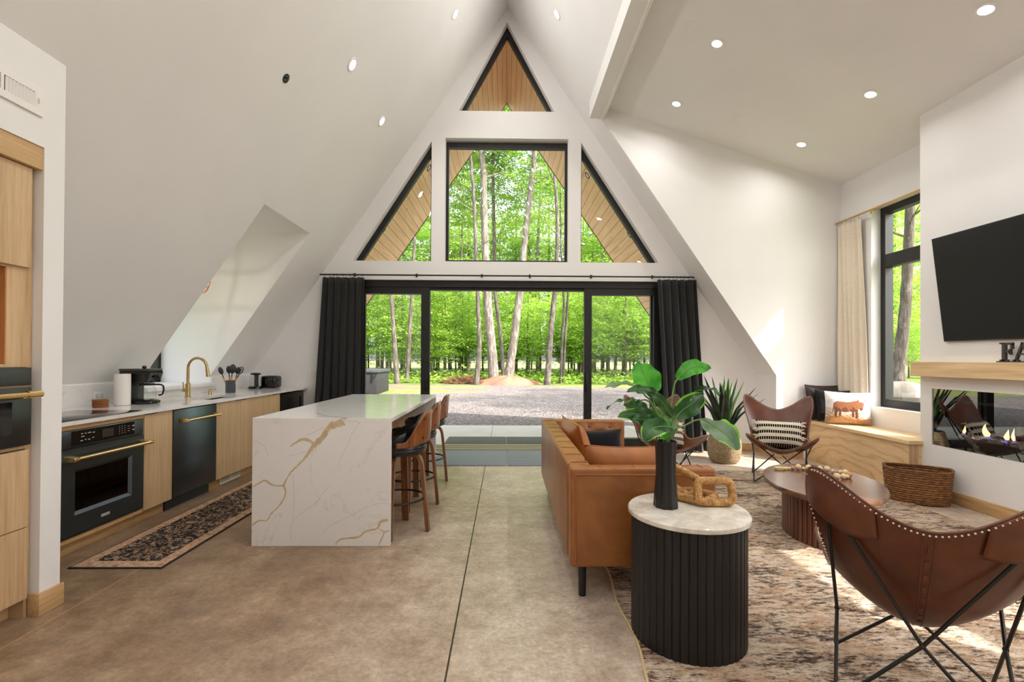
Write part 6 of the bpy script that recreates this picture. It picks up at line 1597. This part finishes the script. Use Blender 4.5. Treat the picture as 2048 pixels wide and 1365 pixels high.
def woods_tree(label, group, kind, x, y, proto={}):
    key = kind
    if key not in proto:
        t = thing('tree', label, 'tree', (0, 0, 0), group); r2 = random.Random(hash(key) % 97 if isinstance(key, int) else sum(map(ord, key)))
        v = int(key[-1]); b = MB()
        if key[0] == 't':
            H_ = 15 + v; r = .16 + .03 * v; P = trunk_mesh(b, [(0, 0, -.1, r * 1.2), (.05, 0, 1.2, r), (.12 - .1 * v, .1, 4, r * .9), (.2 - .2 * v, 0, 8, r * .7), (.1, .1, H_, r * .3)], 10); add_limbs(b, P, r2, 7, 2.3, .045, .35); b.build('trunk', MAT['bark'], t)
            foliage(t, CROWN[v], (0, 0, 12.2), (1, 1, .9)); foliage(t, CROWN[(v + 1) % 3], (.3, .2, 6.6), (.8, .8, .62), 2)
        else:
            P = trunk_mesh(b, [(0, 0, -.1, .075), (.04, .02, 1.2, .06), (-.05 + .1 * v, .06, 3, .05), (.12, 0, 6.4, .02)], 8); add_limbs(b, P, r2, 6, 1.3, .018, .3); b.build('trunk', MAT['bark'], t)
            foliage(t, BUSH[v], (0, 0, 4.1), (1, 1, .95)); foliage(t, BUSH[(v + 1) % 3], (.2, .1, 2.35), (.85, .85, .45), 1)
        proto[key] = t
    else: t = copy_tree(proto[key])
    place(t, x, y, -.02, rnd.uniform(0, 6.28)); s = rnd.uniform(.88, 1.14); t.scale = (s, s, s); t['label'] = label; t['group'] = group; return t
GT, GB = 'tall trees deep in the woods', 'leafy saplings at the edge of the woods'
LT = 'tall leafy tree among many in the woods beyond the gravel drive'; LB = 'slender leafy sapling among many along the edge of the woods'
rnd = random.Random(12); pl = []
def free(x, y, d):
    if any((x - a) ** 2 + (y - c) ** 2 < d * d for a, c in pl): return False
    pl.append((x, y)); return True
k = 0
while k < 46:
    y = rnd.uniform(28.5, 40); x = rnd.uniform(-.36 * y, .39 * y)
    if abs(x) < 3.2 and y < 30: continue
    if free(x, y, 1.5): woods_tree(LB, GB, 'b%d' % (k % 3), x, y); k += 1
k = 0
while k < 42:
    y = rnd.uniform(30, 56); x = rnd.uniform(-.38 * y, .42 * y)
    if free(x, y, 2.3): woods_tree(LT, GT, 't%d' % (k % 3), x, y); k += 1
k = 0
while k < 16:      # behind the right-hand window
    y = rnd.uniform(21, 40); x = y * rnd.uniform(.72, .98)
    if free(x, y, 1.7): woods_tree('leafy tree in the woods seen through the right-hand window', 'trees through the right-hand window', ('b%d' if k % 2 else 't%d') % (k % 3), x, y); k += 1
for x, y, kk in ((-13, 17.5, 'b0'), (-16, 21, 't1'), (-11.5, 15.5, 'b1'), (-18, 24, 't0')): woods_tree('leafy tree outside the small window over the sink', 'trees outside the dormer window', kk, x, y)
for x, y, kk in ((13.5, 6.5, 't2'), (16.5, 9.5, 't0'), (20, 5, 't1')): woods_tree('tall leafy tree beside the house shading the gravel drive', 'trees beside the house', kk, x, y)
# low green undergrowth along the edge of the woods
rr = random.Random(4); vs, fs = [], []
for i in range(9000):
    y = rr.uniform(25.2, 34); x = rr.uniform(-.38 * y, .42 * y)
    if (x - .1) ** 2 / 6.5 + (y - 25) ** 2 / 3 < 1: continue
    h = abs(rr.gauss(0, .28)) * (.6 + .5 * math.sin(x * 1.3 + y) ** 2); a = rr.uniform(0, 6.28); s = rr.uniform(.12, .26); d = V((math.cos(a), math.sin(a), rr.gauss(.25, .3))) * s; sd = V((-math.sin(a), math.cos(a), rr.gauss(0, .2))) * s * .4
    q = V((x, y, .0 + h)); j = len(vs); vs += [q, q + d * .4 + sd, q + d, q + d * .4 - sd]; fs.append((j, j + 1, j + 2, j + 3))
me = bpy.data.meshes.new('undergrowth'); me.from_pydata([tuple(v) for v in vs], [], fs); me.materials.append(MAT['treeleaf']); o = bpy.data.objects.new('undergrowth', me); COL.objects.link(o)
tag(o, 'low leafy undergrowth along the foot of the woods', 'undergrowth', kind='stuff')

# ================================================================ light, sky, camera
sun = bpy.data.lights.new('sun', 'SUN'); sun.energy = 9.5; sun.angle = math.radians(.6); sun.color = (1, .95, .87)
so = bpy.data.objects.new('sun', sun); COL.objects.link(so); so.rotation_euler = V((0, 0, -1)).rotation_difference(V((-1.45, 1, -1.6)).normalized()).to_euler()
w = bpy.data.worlds.new('sky'); S.world = w; w.use_nodes = True; nt = w.node_tree; nt.nodes.clear()
sk = nt.nodes.new('ShaderNodeTexSky'); sk.sky_type = 'NISHITA'; sk.sun_disc = False; sk.sun_elevation = math.radians(42); sk.sun_rotation = math.radians(125); sk.air_density = 1.0; sk.dust_density = 2.5; sk.ozone_density = 1
bg = nt.nodes.new('ShaderNodeBackground'); bg.inputs[1].default_value = .75; ow = nt.nodes.new('ShaderNodeOutputWorld')
hs = nt.nodes.new('ShaderNodeHueSaturation'); hs.inputs['Saturation'].default_value = .35; nt.links.new(sk.outputs[0], hs.inputs['Color']); nt.links.new(hs.outputs[0], bg.inputs[0]); nt.links.new(bg.outputs[0], ow.inputs[0])
cam = bpy.data.cameras.new('camera'); co_ = bpy.data.objects.new('camera', cam); COL.objects.link(co_); S.camera = co_
yaw, pitch, roll = .01393, .00752, .00511
f = V((math.sin(yaw), math.cos(yaw), 0)); r = V((math.cos(yaw), -math.sin(yaw), 0)); u = V((0, 0, 1))
f, u = f * math.cos(pitch) + u * math.sin(pitch), u * math.cos(pitch) - f * math.sin(pitch)
r, u = r * math.cos(roll) + u * math.sin(roll), u * math.cos(roll) - r * math.sin(roll)
m = Matrix.Identity(4)
for i in range(3): m[i][0], m[i][1], m[i][2] = r[i], u[i], -f[i]
m.translation = V((0, 0, 1.35)); co_.matrix_world = m
cam.sensor_width = 36; cam.sensor_fit = 'HORIZONTAL'; cam.lens = 950 / 2048 * 36; cam.shift_y = 27.4 / 2048; cam.clip_start = .05; cam.clip_end = 600
vs_ = S.view_settings; vs_.view_transform = 'Standard'; vs_.look = 'None'; vs_.exposure = 0; vs_.gamma = 1; vs_.use_curve_mapping = False
S.cycles.use_denoising = True; S.cycles.max_bounces = 9; S.cycles.diffuse_bounces = 5; S.cycles.glossy_bounces = 4; S.cycles.transparent_max_bounces = 24; S.cycles.transmission_bounces = 6
S.cycles.sample_clamp_indirect = 6; S.cycles.caustics_reflective = False; S.cycles.caustics_refractive = False
